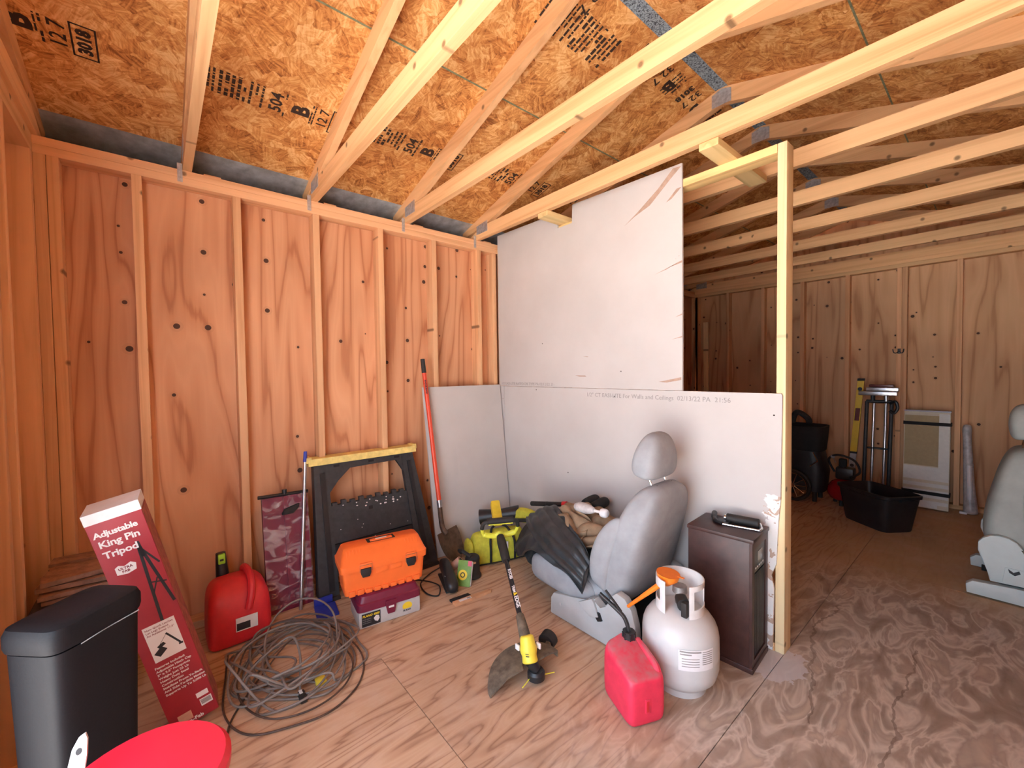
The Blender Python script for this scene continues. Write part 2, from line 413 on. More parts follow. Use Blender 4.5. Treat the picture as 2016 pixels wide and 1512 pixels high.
# far gable wall
wb = struct('wall_back', 'far gable wall of tan plywood and studs', 'wall')
for x0, x1 in ((-0.014, 0.92), (0.92, 2.14), (2.14, 3.455)):
    bx('sheathing_panel', (x0 + .001, 6.07, -0.05), (x1 - .001, 6.082, 2.40), 'siding_ply_tan', wb)
MB().prism([(-0.02, 2.40), (XR + .02, 2.40), (XR + .02, roof_z(XR) - .01), (RX, roof_z(RX) - 0.02), (-0.02, roof_z(0) - .01)], 1, 6.07, 6.082).build('gable_panel', 'siding_ply_tan', wb)
for k in range(-2, 7):
    x = 2.5676 - 0.4064 * k
    if x < XR - .1: stud(wb, x - 0.038, x, 5.98, 6.069, 0.038, WZ - 0.076)
bx('stud', (0.09, 5.98, 0.038), (0.128, 6.069, WZ - .076), 'pine_z', wb)
stud(wb, 2.162, 2.2, 5.985, 6.069, 0.038, WZ - .076)
bx('bottom_plate', (0.089, 5.98, 0), (XR - .089, 6.069, 0.038), 'pine_x', wb)
bx('top_plate', (0.0, 5.98, WZ - 0.038), (XR, 6.069, WZ), 'pine_x', wb, bev=.002)
bx('top_plate', (0.0895, 5.98, WZ - 0.076), (XR - .0895, 6.069, WZ - .0385), 'pine_x', wb, bev=.002)

# near gable wall with the wide doorway beside the camera
DX0, DX1, DZ = 1.30, 3.30, 2.06
wf = struct('wall_front', 'near gable wall with a wide open doorway', 'wall')
bx('sheathing_panel', (-0.014, -0.112, -0.05), (DX0 - .038, -0.0895, 2.40), 'siding_ply', wf)
bx('sheathing_panel', (DX1 + .0381, -0.101, -0.05), (XR, -0.0895, 2.40), 'siding_ply', wf)
bx('sheathing_panel', (DX0 - .037, -0.101, DZ + .02), (DX1 + .037, -0.0895, 2.40), 'siding_ply', wf)
MB().prism([(-0.02, 2.40), (XR + .02, 2.40), (XR + .02, roof_z(XR) - .01), (RX, roof_z(RX) - 0.02), (-0.02, roof_z(0) - .01)], 1, -0.101, -0.0895).build('gable_panel', 'siding_ply', wf)
for x in (0.128, 0.565, 0.70, 1.0, DX0 - .04, DX0, DX1 + .038):
    stud(wf, x - 0.038, x, -0.089, 0.0, 0.038, WZ - 0.076)
bx('header', (DX0 - .038, -0.089, DZ), (DX1 + .038, -0.0, DZ + 0.14), 'pine_x', wf)
bx('bottom_plate', (0.09, -0.089, 0), (DX0 - .0, -0.0, 0.038), 'pine_x', wf)
bx('top_plate', (0.0, -0.089, WZ - 0.076), (XR, -0.0, WZ), 'pine_x', wf)

# roof deck
ce = struct('ceiling', 'oriented strand board roof deck', 'ceiling')
th = 0.012
def roof_panel(name, xa, xb, y0, y1, mat, t0=0.0, t1=th):
    """slab following the slope between xa and xb; own origin on the slope so the strands lie in the sheet"""
    A, B = Vector((xa, 0, roof_z(xa))), Vector((xb, 0, roof_z(xb))); d = (B - A); L = d.length
    M = frame((xa, y0, roof_z(xa)), d if xb > xa else -d, (0, 1, 0))
    if xb < xa: M = frame((xa, y0, roof_z(xa)), -d, (0, 1, 0))
    lo = (0 if xb > xa else -L, 0, t0); hi = (L if xb > xa else 0, y1 - y0, t1)
    return put(MB().box(lo, hi).build(name, mat, ce), M)
r1 = (-0.14, 1.14, 3.578, 6.12); r2 = (-0.14, 2.36, 4.797, 6.12)
for a, b in zip(r1, r1[1:]):
    roof_panel('osb_panel', 0.045, 1.048, a + .001, b - .001, 'osb'); roof_panel('osb_panel', XR - 0.045, XR - 1.048, a + .001, b - .001, 'osb')
for a, b in zip(r2, r2[1:]):
    roof_panel('osb_panel', 1.052, 1.685, a + .001, b - .001, 'osb'); roof_panel('osb_panel', XR - 1.052, XR - 1.685, a + .001, b - .001, 'osb')
for s in (0, 1):
    f = (lambda x: x) if s == 0 else (lambda x: XR - x)
    roof_panel('eave_strip', f(-0.20), f(0.044), -0.14, 6.12, 'eave_metal')
    roof_panel('panel_seam', f(1.046), f(1.054), -0.14, 6.12, 'chalk_green', -0.0012, -0.0002)
    lo, hi = sorted((f(-0.20), f(-0.185)))
    bx('fascia', (lo, -0.14, 2.30), (hi, 6.12, 2.46), 'dark_wood', ce)
    lo, hi = sorted((f(-0.20), f(0.0)))
    for y in (-0.112, 6.07): bx('eave_leak_block', (lo, y, 2.30), (hi, y + .0115, 2.485), 'dark_wood', ce)  # end blocks added to keep sun out of the open eave cavity
    lo, hi = sorted((f(-0.19), f(-0.013)))
    bx('soffit', (lo, -0.14, 2.36), (hi, 6.12, 2.372), 'dark_wood', ce)
# roof covering above, so no daylight leaks through
for s in (0, 1):
    f = (lambda x: x) if s == 0 else (lambda x: XR - x)
    roof_panel('roof_covering', f(-0.22), f(RX), -0.16, 6.14, 'dark_wood', th + .001, th + .012)
zr = roof_z(1.69)
rv = MB().box((1.672, -0.14, zr + 0.001), (1.768, 6.12, zr + 0.010)).build('ridge_vent', 'ridge_vent', ce, label='blue-grey mesh ridge vent strip')

# roof trusses
ords = ['doubled against the near gable wall', 'nearest the doorway, rising above the red boxes', 'second from the near gable, above the toolboxes', 'third from the near gable, above the shovel', 'directly in front of the drywall partition',
        'first behind the drywall partition', 'second behind the drywall partition', 'third behind the drywall partition', 'fourth behind the drywall partition', 'last one before the far gable', 'standing on the far gable wall']
def chord_top(y0, y1, side):
    """sloping 2x4 under the deck"""
    a, d = (0.0, 0.089)
    n = math.hypot(1, SL); ov = 0.0
    pts = [(-0.10, roof_z(-0.10)), (RX, roof_z(RX)), (RX, roof_z(RX) - d * n), (0.22, roof_z(0.22) - d * n), (-0.10, roof_z(-0.10) - 0.05)]
    if side: pts = [(XR - x, z) for x, z in pts]
    return pts
for k in range(11):
    y0 = -0.098 + 0.6096 * k; y1 = y0 + 0.038
    if k == 0: y0, y1 = -0.056, 0.018
    if k == 10: y0, y1 = 6.00, 6.038
    t = thing('roof_truss', 'pine roof truss ' + ords[k], 'truss', (RX, (y0 + y1) / 2, WZ), group='roof trusses')
    org = Vector((RX, (y0 + y1) / 2, WZ)); hy = (y1 - y0) / 2
    def P(name, pts, mat='pine_x', a=-hy, b=hy):
        return MB().prism([(x - org.x, z - org.z) for x, z in pts], 1, a, b).build(name, mat, t, smooth=0)
    n = math.hypot(1, SL)
    P('bottom_chord', [(0.0, WZ), (XR, WZ), (XR, WZ + 0.03), (XR - .19, WZ + 0.089), (0.19, WZ + 0.089), (0.0, WZ + 0.03)])
    for s in (0, 1):
        c = chord_top(y0, y1, s)
        P('top_chord', [(x, z - 0.0015) for x, z in c], 'pine_x', -hy + .0005, hy - .0005)
        hp = [(0.10, WZ + .035), (0.24, WZ + .035), (0.24, WZ + .115), (0.10, WZ + .10)]
        if s: hp = [(XR - x, z) for x, z in hp]
        P('gusset_plate', hp, 'galvanised', -hy - .0015, -hy)
    rp = roof_z(RX)
    P('gusset_plate', [(RX - .055, rp - .105), (RX + .055, rp - .105), (RX + .055, rp - .03), (RX, rp - .012), (RX - .055, rp - .03)], 'galvanised', -hy - .0015, -hy)
    if 0 < k < 10:
        P('hurricane_tie', [(0.0895, WZ - .062), (0.0915, WZ - .062), (0.0915, WZ + .03), (0.0895, WZ + .03)], 'galvanised', -hy - .022, -hy - .001)

# printed grade stamps on the deck (flat ink on the sheets)
def deck_mark(me, y, x, side=0, rot=0.0, sx=1.0):
    d = Vector((1, 0, SL)).normalized()
    # read from below: local x runs down the slope or along +y
    M = frame((x, y, roof_z(x) - 0.0012), (0, 1, 0), d)
    o = obj('printed_stamp', me, ce); put(o, M @ Matrix.Rotation(rot, 4, 'Z')); return o
def stamp_block(seed, w, h, lines):
    rnd = random.Random(seed); m = MB()
    for i in range(lines):
        u = i * w / lines; v = -h / 2
        bw = w / lines * rnd.uniform(0.35, 0.72)
        while v < h / 2:
            l = rnd.uniform(0.008, 0.035)
            if rnd.random() < 0.85: m.quad([(u, v, 0), (u + bw, v, 0), (u + bw, min(v + l, h / 2), 0), (u, min(v + l, h / 2), 0)])
            v += l + 0.005
    return m.mesh('printed_stamp', 'stamp_ink', 0)
def frame_mark(w, h, t=0.006):
    m = MB()
    for a, b, c, d in ((0, -h / 2, t, h / 2), (w - t, -h / 2, w, h / 2), (0, -h / 2, w, -h / 2 + t), (0, h / 2 - t, w, h / 2)): m.quad([(a, b, 0), (c, b, 0), (c, d, 0), (a, d, 0)])
    return m.mesh('printed_stamp', 'stamp_ink', 0)
T504 = text_mesh('504', 0.075, 'stamp_ink', 'printed_stamp', 0, 0.002, 'CENTER'); TB = text_mesh('B', 0.105, 'stamp_ink', 'printed_stamp', 0, 0.005, 'CENTER')
T12 = text_mesh('12 7', 0.065, 'stamp_ink', 'printed_stamp', 0, 0.001, 'CENTER'); T3018 = text_mesh('3018', 0.055, 'stamp_ink', 'printed_stamp', 0, 0.003, 'CENTER'); T327 = text_mesh('32 7', 0.07, 'stamp_ink', 'printed_stamp', 0, 0.001, 'CENTER')
FR = frame_mark(0.075, 0.15)
def grade_stamp(y, x, flip=1):
    deck_mark(stamp_block(int(y * 100), 0.26, 0.13, 11), y, x)
    deck_mark(T504, y + 0.325, x, rot=PI / 2); deck_mark(stamp_block(int(y * 100) + 1, 0.02, 0.14, 1), y + 0.335, x)
    deck_mark(TB, y + 0.445, x, rot=PI / 2); deck_mark(stamp_block(int(y * 100) + 2, 0.025, 0.12, 2), y + 0.455, x)
    deck_mark(T12, y + 0.535, x, rot=PI / 2); deck_mark(FR, y + 0.548, x); deck_mark(T3018, y + 0.604, x, rot=PI / 2)
for y in (-0.38, 0.56, 1.25, 1.99, 2.75, 3.5): grade_stamp(y, 0.49 + 0.05 * y)
deck_mark(stamp_block(91, 0.46, 0.16, 17), 1.72, 1.50)
for y in (2.30, 2.62, 3.05):
    deck_mark(stamp_block(int(y * 77), 0.10, 0.13, 4), y, 1.58)
    deck_mark(T3018, y + 0.15, 1.58, rot=-PI / 2); deck_mark(T327, y + 0.22, 1.58, rot=-PI / 2); deck_mark(TB, y + 0.31, 1.56, rot=-PI / 2)
deck_mark(T327, 1.86, 1.62, rot=-PI / 2)

# partition wall of drywall on 2x4s
PY, PX, ZS = 2.5547, 2.1727, 1.2103
wp = struct('wall_partition', 'half-finished drywall partition with an exposed end post', 'wall')
bx('end_post', (PX - .038, PY, 0.0), (PX, PY + .089, 2.343), 'pine_pale_z', wp, bev=.003, label='pale pine end post of the partition')
for x in (0.089 + .038, 0.53, 0.94, 1.345): bx('stud', (x - .038, PY, .038), (x, PY + .089, 2.304), 'pine_z', wp, bev=.002)
bx('top_plate', (0.09, PY, 2.304), (PX - .039, PY + .089, 2.343), 'pine_pale_x', wp, bev=.002)
bx('bottom_plate', (0.09, PY, 0), (PX - .039, PY + .089, .038), 'pine_x', wp)
bx('nailing_block', (1.874, 2.346, 2.3435), (1.963, 2.949, WZ - .0005), 'pine_pale_y', wp, bev=.002)
bx('nailing_block', (0.79, 2.346, 2.3435), (0.88, 2.949, WZ - .0005), 'pine_pale_y', wp, bev=.002)
dw0, dw1 = PY - 0.0127, PY - 0.0003
up = [(0.108, ZS + .002), (1.691, ZS + .002), (1.692, 1.75), (1.690, 2.425), (0.921, 2.445), (0.915, 2.325), (0.782, 2.325), (0.779, 2.43), (0.108, 2.442)]
MB().prism(up, 1, dw0, dw1).build('drywall_panel', 'drywall', wp, smooth=0, label='upper drywall panel with a notch and torn corner')
lo = [(0.17, 0.008), (2.128, 0.008), (2.133, 0.30), (2.122, 0.36), (2.142, 0.42), (2.150, 0.62), (2.158, 0.72), (2.163, 1.20), (2.158, ZS), (0.17, ZS)]
MB().prism(lo, 1, dw0, dw1).build('drywall_panel', 'drywall', wp, smooth=0, label='lower drywall panel with a chipped end')
MB().prism([(0.105, 0.0), (0.166, 0.0), (0.166, ZS), (0.105, ZS)], 1, dw0, dw1).build('drywall_strip', 'drywall', wp, smooth=0)
# torn paper streaks on the upper panel
m = MB()
for pts in ([(1.686, 2.41), (1.62, 2.36), (1.50, 2.26), (1.40, 2.225), (1.33, 2.19), (1.42, 2.245), (1.55, 2.335), (1.64, 2.415)], [(1.688, 2.30), (1.63, 2.255), (1.60, 2.245), (1.66, 2.30)],
            [(1.69, 1.90), (1.60, 1.885), (1.53, 1.865), (1.60, 1.880), (1.69, 1.912)], [(1.69, 1.62), (1.65, 1.612), (1.69, 1.628)], [(1.69, 1.50), (1.63, 1.492), (1.69, 1.507)],
            [(1.685, 1.27), (1.60, 1.255), (1.55, 1.258), (1.62, 1.272), (1.685, 1.285)], [(1.02, 1.295), (0.93, 1.297), (0.97, 1.288), (1.03, 1.288)], [(1.05, 1.42), (1.0, 1.425), (1.04, 1.416)]):
    m.prism(pts, 1, dw0 - .0006, dw0 + .0002)
m.build('paper_tear', 'paper_tear', wp, smooth=0)
def wall_print(txt, x, z, size, bold=0.0):
    o = obj('printed_lettering', text_mesh(txt, size, 'print_grey', 'printed_lettering', 0.0002, bold), wp); put(o, frame((x, dw0 - 0.0006, z), (1, 0, 0), (0, 0, 1)))
wall_print('1/2" CT EASI-LITE For Walls and Ceilings  02/13/22 PA  21:56', 1.03, 1.158, 0.036)
wall_print('1/2 EASI-LITE RATED DB TYPE PA 02/12/22 21:', 0.14, 1.222, 0.030)
m = MB()
for x, z in ((0.55, 1.19), (1.25, 1.165), (1.3, 1.32), (2.13, 1.11), (0.62, 1.53), (0.86, .62)):
    m.cyl((x, dw0 - .0007, z), (x, dw0 + .0002, z), 0.004, seg=8)
m.build('screw_hole', 'stamp_ink', wp)
# ------------------------------------------------------------------ things: shared helpers and finishes
SOFT = {'backrest', 'side_bolster', 'headrest', 'cushion', 'cushion_bolster', 'can_body', 'bag_body', 'end_pocket', 'barrel', 'glass', 'base', 'tool_body', 'motor_housing', 'wrap', 'stuffed_bag'}
def world_of(o):
    m = o.matrix_basis.copy()
    return world_of(o.parent) @ o.matrix_parent_inverse @ m if o.parent else m
def W(mb, name, mat, parent, smooth=35, label=None, kind=None):
    """a part modelled in room coordinates"""
    o = mb.build(name, mat, parent, smooth, label=label, kind=kind)
    if name in SOFT and len(o.data.polygons) < 2500:
        for p in o.data.polygons: p.use_smooth = True
        o.data.set_sharp_from_angle(angle=PI)
        ms = o.modifiers.new('subdivision', 'SUBSURF'); ms.levels = ms.render_levels = 2
    o.matrix_parent_inverse = world_of(parent).inverted(); return o
def Wtext(txt, size, mat, parent, M, bold=0.0, align='LEFT', name='lettering', extrude=0.0004, space=1.0, shear=0.0):
    o = obj(name, text_mesh(txt, size, mat, name, extrude, bold, align, space, shear), parent)
    o.matrix_parent_inverse = world_of(parent).inverted(); put(o, M); return o
def Ltext(txt, size, mat, parent, x, z, y=-0.0008, bold=0.0, align='LEFT', space=1.0, rot=0.0, shear=0.0):
    """flat lettering on a part's local -y face"""
    o = obj('lettering', text_mesh(txt, size, mat, 'lettering', 0.0003, bold, align, space, shear), parent)
    put(o, frame((x, y, z), (math.cos(rot), 0, math.sin(rot)), (-math.sin(rot), 0, math.cos(rot)))); return o
def mod(o, typ, **kw):
    m = o.modifiers.new(typ.lower(), typ)
    for k, v in kw.items(): setattr(m, k, v)
    return o
def hnoise(x, y, z):
    from mathutils import noise
    return noise.noise(Vector((x, y, z)))
def patch(ctrl, nu=28, nv=28, thick=0.006, amp=0.0, freq=9.0, seed=0.0, ripple=None):
    """cloth: a smooth sheet through a grid of control points, wrinkled, with thickness"""
    def cr(p, t):
        n = len(p) - 1; s = min(int(t * n), n - 1); u = t * n - s
        p0, p1, p2, p3 = p[max(s - 1, 0)], p[s], p[s + 1], p[min(s + 2, n)]
        return 0.5 * ((2 * p1) + (p2 - p0) * u + (2 * p0 - 5 * p1 + 4 * p2 - p3) * u * u + (3 * p1 - p0 - 3 * p2 + p3) * u ** 3)
    g = [[Vector(q) for q in r] for r in ctrl]
    P = []
    for i in range(nu + 1):
        row = [cr(r, i / nu) for r in g]
        P.append([cr(row, j / nv) for j in range(nv + 1)])
    N = []
    for i in range(nu + 1):
        r = []
        for j in range(nv + 1):
            du = P[min(i + 1, nu)][j] - P[max(i - 1, 0)][j]; dv = P[i][min(j + 1, nv)] - P[i][max(j - 1, 0)]
            n = du.cross(dv); r.append(n.normalized() if n.length > 1e-9 else Vector((0, 0, 1)))
        N.append(r)
    top, bot = [], []
    for i in range(nu + 1):
        a, b = [], []
        for j in range(nv + 1):
            p = P[i][j]; d = amp * (hnoise(p.x * freq + seed, p.y * freq, p.z * freq) + 0.5 * hnoise(p.x * freq * 2.3, p.y * freq * 2.3 + seed, p.z * freq * 2.3))
            if ripple: d += ripple(i / nu, j / nv)
            a.append(p + N[i][j] * (d + thick / 2)); b.append(p + N[i][j] * (d - thick / 2))
        top.append(a); bot.append(b)
    m = MB(); vt = [[m.b.verts.new(p) for p in r] for r in top]; vb = [[m.b.verts.new(p) for p in r] for r in bot]
    F = m.b.faces.new
    for i in range(nu):
        for j in range(nv):
            F((vt[i][j], vt[i + 1][j], vt[i + 1][j + 1], vt[i][j + 1])); F((vb[i][j], vb[i][j + 1], vb[i + 1][j + 1], vb[i + 1][j]))
    for i in range(nu):
        F((vt[i][0], vb[i][0], vb[i + 1][0], vt[i + 1][0])); F((vt[i][nv], vt[i + 1][nv], vb[i + 1][nv], vb[i][nv]))
    for j in range(nv):
        F((vt[0][j], vt[0][j + 1], vb[0][j + 1], vb[0][j])); F((vt[nu][j], vb[nu][j], vb[nu][j + 1], vt[nu][j + 1]))
    return m

plain('black_plastic', (0.016, 0.016, 0.018), 0.42, var=0.2, scale=20)
plain('black_matte', (0.012, 0.012, 0.012), 0.8, var=0.3, scale=30)
plain('black_rubber', (0.02, 0.018, 0.017), 0.65, var=0.2)
plain('charcoal_plastic', (0.035, 0.037, 0.04), 0.5, var=0.25, scale=30, bump=0.05)
plain('bin_plastic', (0.010, 0.010, 0.012), 0.6, var=0.15, scale=200, bump=0.1, Specular_IOR_Level=0.18)
plain('red_plastic', (0.62, 0.022, 0.03), 0.45, var=0.08, scale=25)
plain('stool_vinyl', (0.75, 0.022, 0.05), 0.35, var=0.05)
plain('box_red', (0.36, 0.022, 0.035), 0.5, var=0.12, scale=8)
plain('box_side', (0.36, 0.10, 0.075), 0.7, var=0.35, scale=30)
plain('box_white', (0.78, 0.77, 0.78), 0.5, var=0.04)
plain('print_white', (0.82, 0.78, 0.76), 0.6)
plain('print_black', (0.02, 0.018, 0.02), 0.6)
plain('print_dark_red', (0.25, 0.02, 0.03), 0.6)
plain('orange_plastic', (0.92, 0.17, 0.03), 0.42, var=0.05, scale=12)
plain('orange_funnel', (0.95, 0.24, 0.02), 0.35, var=0.04)
plain('maroon_plastic', (0.17, 0.012, 0.04), 0.42, var=0.12, scale=14)
plain('grey_plastic', (0.50, 0.50, 0.49), 0.45, var=0.06)
plain('light_grey_plastic', (0.55, 0.56, 0.55), 0.5, var=0.06, scale=10)
plain('yellow_plastic', (0.80, 0.66, 0.06), 0.45, var=0.08, scale=18)
plain('yellow_rail', (0.82, 0.66, 0.22), 0.6, var=0.18, scale=22)
plain('lime_plastic', (0.72, 0.72, 0.06), 0.45, var=0.08, scale=18)
plain('lime_canvas', (0.55, 0.55, 0.05), 0.85, var=0.18, scale=30, bump=0.2)
plain('mustard_plastic', (0.62, 0.47, 0.03), 0.5, var=0.1)
plain('green_plastic', (0.34, 0.72, 0.05), 0.45)
plain('steel', (0.62, 0.63, 0.65), 0.28, 0.9, var=0.1)
plain('chrome', (0.8, 0.8, 0.82), 0.12, 1.0)
plain('blue_plastic', (0.03, 0.05, 0.38), 0.4)
plain('shovel_fibreglass', (0.75, 0.075, 0.03), 0.35, var=0.05)
plain('rusty_steel', (0.12, 0.075, 0.05), 0.6, 0.4, var=0.4, scale=25)
plain('guard_dirty', (0.13, 0.105, 0.075), 0.75, var=0.45, scale=28)
plain('cord_grey', (0.20, 0.17, 0.15), 0.55, var=0.25, scale=15)
plain('cord_brown', (0.075, 0.045, 0.032), 0.55, var=0.3, scale=15)
plain('leather_charcoal', (0.028, 0.033, 0.037), 0.42, var=0.25, scale=18, bump=0.1)
plain('knit_charcoal', (0.035, 0.036, 0.036), 0.85, var=0.3, scale=60, bump=0.2)
plain('khaki_cloth', (0.26, 0.17, 0.10), 0.85, var=0.18, scale=30, bump=0.15)
plain('seat_fabric', (0.32, 0.33, 0.345), 0.9, var=0.14, scale=9, bump=0.1)
plain('seat_plastic', (0.43, 0.45, 0.45), 0.55, var=0.06, scale=9)
plain('seat_fabric_green', (0.36, 0.39, 0.36), 0.9, var=0.12, scale=9, bump=0.1)
plain('seat_plastic_green', (0.52, 0.59, 0.57), 0.55, var=0.06, scale=9)
plain('tank_white', (0.58, 0.585, 0.58), 0.32, var=0.05, scale=8)
plain('tank_collar', (0.72, 0.71, 0.70), 0.35, var=0.05)
plain('valve_grey', (0.28, 0.26, 0.25), 0.5, 0.4, var=0.2)
plain('heater_wood', (0.055, 0.022, 0.018), 0.42, var=0.3, scale=16)
plain('heater_black', (0.012, 0.013, 0.017), 0.35)
plain('display_glass', (0.16, 0.17, 0.17), 0.15)
plain('bristle', (0.015, 0.012, 0.012), 0.9, var=0.4, scale=150, bump=0.5)
plain('beech', (0.62, 0.33, 0.17), 0.55, var=0.12, scale=20)
plain('paper_white', (0.75, 0.72, 0.70), 0.7, var=0.05)
plain('card_green', (0.16, 0.30, 0.05), 0.5, var=0.15)
plain('card_yellow', (0.80, 0.58, 0.03), 0.5)
plain('card_pink', (0.65, 0.10, 0.16), 0.5)
plain('skin_roll', (0.58, 0.33, 0.24), 0.7, var=0.1)
plain('helmet_red', (0.32, 0.008, 0.012), 0.12)
plain('cream_panel', (0.62, 0.56, 0.42), 0.55, var=0.06)
plain('cream_paper', (0.44, 0.35, 0.20), 0.8, var=0.06)
plain('panel_white', (0.68, 0.68, 0.63), 0.5, var=0.05)
plain('frosted_wrap', (0.50, 0.48, 0.47), 0.35, var=0.3, scale=22)
plain('lath_wood', (0.30, 0.16, 0.10), 0.8, var=0.35, scale=30)
plain('level_yellow', (0.82, 0.55, 0.02), 0.4, var=0.05)
plain('vial', (0.16, 0.05, 0.05), 0.2)
def dusty_red():
    t = NT('pink_red_plastic'); c = t.coord(); g = t.n('NewGeometry')
    sz = t.n('SeparateXYZ'); t.set(sz.inputs[0], g.outputs['Normal'])
    n = t.noise(c, 26, 4, 0.6)
    up = t.math('MULTIPLY', t.math('MULTIPLY', t.math('SUBTRACT', sz.outputs[2], 0.35), 2.0, clamp=True), t.ramp(n, [(0.35, (0.15, 0.15, 0.15)), (0.65, (0.8, 0.8, 0.8))]))
    t.out(t.mix(up, t.ramp(n, [(0.3, (0.70, 0.030, 0.075)), (0.7, (0.82, 0.04, 0.095))]), (0.46, 0.17, 0.19)), 0.45)
def clear_wrap():
    t = NT('clear_wrap'); c = t.coord()
    n = t.noise(t.mapping(c, (5, 5, 9)), 2.0, 3, 0.5, 1.5)
    t.out((0.85, 0.80, 0.80), 0.12, Alpha=t.ramp(n, [(0.48, (0.01, 0.01, 0.01)), (0.72, (0.30, 0.30, 0.30))])); t.bump(n, 0.5, 0.01)  # noise in the alpha paints pale glare streaks onto the wrap
clear_wrap(); dusty_red()

# ------------------------------------------------------------------ red tripod carton leaning beside the bin
bw, bd, bh = 0.143, 0.125, 0.90
T = thing('tripod_carton', 'tall red cardboard carton printed "Adjustable King Pin Tripod" leaning beside the black bin', 'box', (0.843, 0.461, 0.018), (0.08, -0.23, 1.513))
m = MB().box((-bw / 2, 0, 0), (bw / 2, bd, bh), 0.002)
body = m.build('carton', 'box_red', T)
bx('top_flap', (-bw / 2 - .0005, -0.0006, bh - 0.035), (bw / 2 + .0005, bd + .0005, bh + .0012), 'box_white', T, label='white top of the carton')
bx('side_panel', (bw / 2, 0.006, 0.004), (bw / 2 + .0012, bd - .004, bh - .04), 'box_side', T)
Ltext('Adjustable', 0.0285, 'print_white', T, -0.062, 0.815, bold=0.0008, space=0.93); Ltext('King Pin', 0.0335, 'print_white', T, -0.058, 0.778, bold=0.0008, space=0.95); Ltext('Tripod', 0.0335, 'print_white', T, -0.057, 0.738, bold=0.0009, space=0.95)
m = MB(); m.prism([(-0.044, 0.694), (-0.034, 0.700), (-0.020, 0.692), (-0.002, 0.700), (0.010, 0.690), (0.006, 0.668), (-0.018, 0.662), (-0.044, 0.668)], 1, -0.0011, 0.0); m.build('printed_badge', 'print_white', T, smooth=0)
Ltext('ULTRA', 0.012, 'print_dark_red', T, -0.037, 0.682, y=-0.0016, bold=0.0003); Ltext('FAB', 0.012, 'print_dark_red', T, -0.030, 0.670, y=-0.0016, bold=0.0003)
m = MB()   # printed picture of the tripod
def pbar(a, b, wd): 
    d = Vector((b[0] - a[0], 0, b[1] - a[1])).normalized(); n = Vector((-d.z, 0, d.x)) * wd / 2
    A, B = Vector((a[0], -0.0009, a[1])), Vector((b[0], -0.0009, b[1])); m.quad([A + n, A - n, B - n, B + n])
pbar((0.030, 0.745), (0.012, 0.36), 0.009); pbar((0.032, 0.745), (0.066, 0.50), 0.009); pbar((0.030, 0.74), (0.066, 0.66), 0.006); pbar((0.024, 0.60), (0.066, 0.585), 0.005); pbar((0.020, 0.55), (0.046, 0.61), 0.004); pbar((0.03, 0.76), (0.034, 0.70), 0.012)
m.build('printed_picture', 'print_black', T, smooth=0)
bx('printed_inset', (-0.042, -0.0011, 0.300), (0.048, 0, 0.445), 'print_white', T)
for i, s in enumerate(('New Quick Latches', 'Let Legs Extend', 'An Additional 17.5"')): Ltext(s, 0.0098, 'print_dark_red', T, -0.037, 0.430 - i * 0.0115, y=-0.0016)
m = MB()
for a, b, wd in (((-0.03, 0.325), (-0.005, 0.345), 0.022), ((0.012, 0.395), (0.040, 0.335), 0.006), ((0.034, 0.332), (0.046, 0.332), 0.007), ((-0.02, 0.352), (0.0, 0.362), 0.012), ((-0.015, 0.36), (0.012, 0.392), 0.0012)):
    d = Vector((b[0] - a[0], 0, b[1] - a[1])).normalized(); n = Vector((-d.z, 0, d.x)) * wd / 2
    A, B = Vector((a[0], -0.0016, a[1])), Vector((b[0], -0.0016, b[1])); m.quad([A + n, A - n, B - n, B + n])
m.build('printed_picture', 'print_black', T, smooth=0)
for i, s in enumerate(('Features Included:', 'Adjustable Hitch Cap', '5" x 5.5" Footprints', 'Weighs Just 25 Lb', 'Heavy Duty Steel', 'Construction', 'Stabilizes Front-To-Back', 'And Side-To-Side Motion', 'Supports Up To 5,000 Lb')): Ltext(s, 0.0118, 'print_white', T, -0.050, 0.275 - i * 0.0148, bold=0.0003)
bx('printed_barcode', (0.028, -0.0011, 0.045), (0.064, 0, 0.075), 'print_white', T)
m = MB()
for i in range(14): m.quad([(0.031 + i * .0022, -.0016, .052), (0.0322 + i * .0022, -.0016, .052), (0.0322 + i * .0022, -.0016, .072), (0.031 + i * .0022, -.0016, .072)])
m.build('printed_bars', 'print_black', T, smooth=0)
bx('printed_inset', (-0.045, -0.0011, 0.020), (-0.004, 0, 0.055), 'skin_roll', T); Ltext('Ultra-Fab', 0.02, 'print_white', T, -0.05, 0.008, y=-0.0016, bold=0.0005)
bx('printed_inset', (0.024, -0.0011, 0.085), (0.06, 0, 0.105), 'print_white', T)

# ------------------------------------------------------------------ black bin
T = thing('trash_bin', 'tall black plastic trash bin with a rounded lid in front of the red carton', 'bin', (1.2175, 0.205, 0.0), (0, 0, -0.78))
ang = -0.78
m = MB(); e = 6.0
def binring(z, s): return ((0, 0, z), (0.112 * s, 0, 0), (0, 0.078 * s, 0), e)
m.loft([binring(0.0, 0.80), binring(0.01, 0.84), binring(0.30, 0.90), binring(0.655, 0.985)], 40); m.build('bin_body', 'bin_plastic', T)
m = MB().loft([binring(0.660, 1.02), binring(0.672, 1.05), binring(0.700, 1.05), binring(0.716, 0.99), binring(0.722, 0.85), binring(0.720, 0.5)], 40); m.build('lid', 'bin_plastic', T, label='dusty rounded lid')
MB().tube(catmull([(-0.09, 0.0795, 0.657), (0.0, 0.0815, 0.660), (0.06, 0.080, 0.657)], 6), 0.0025, 6).build('lid_highlight', 'chrome', T, label='chrome strip standing in for the highlight under the lid')  # added strip draws the highlight along the lid gap

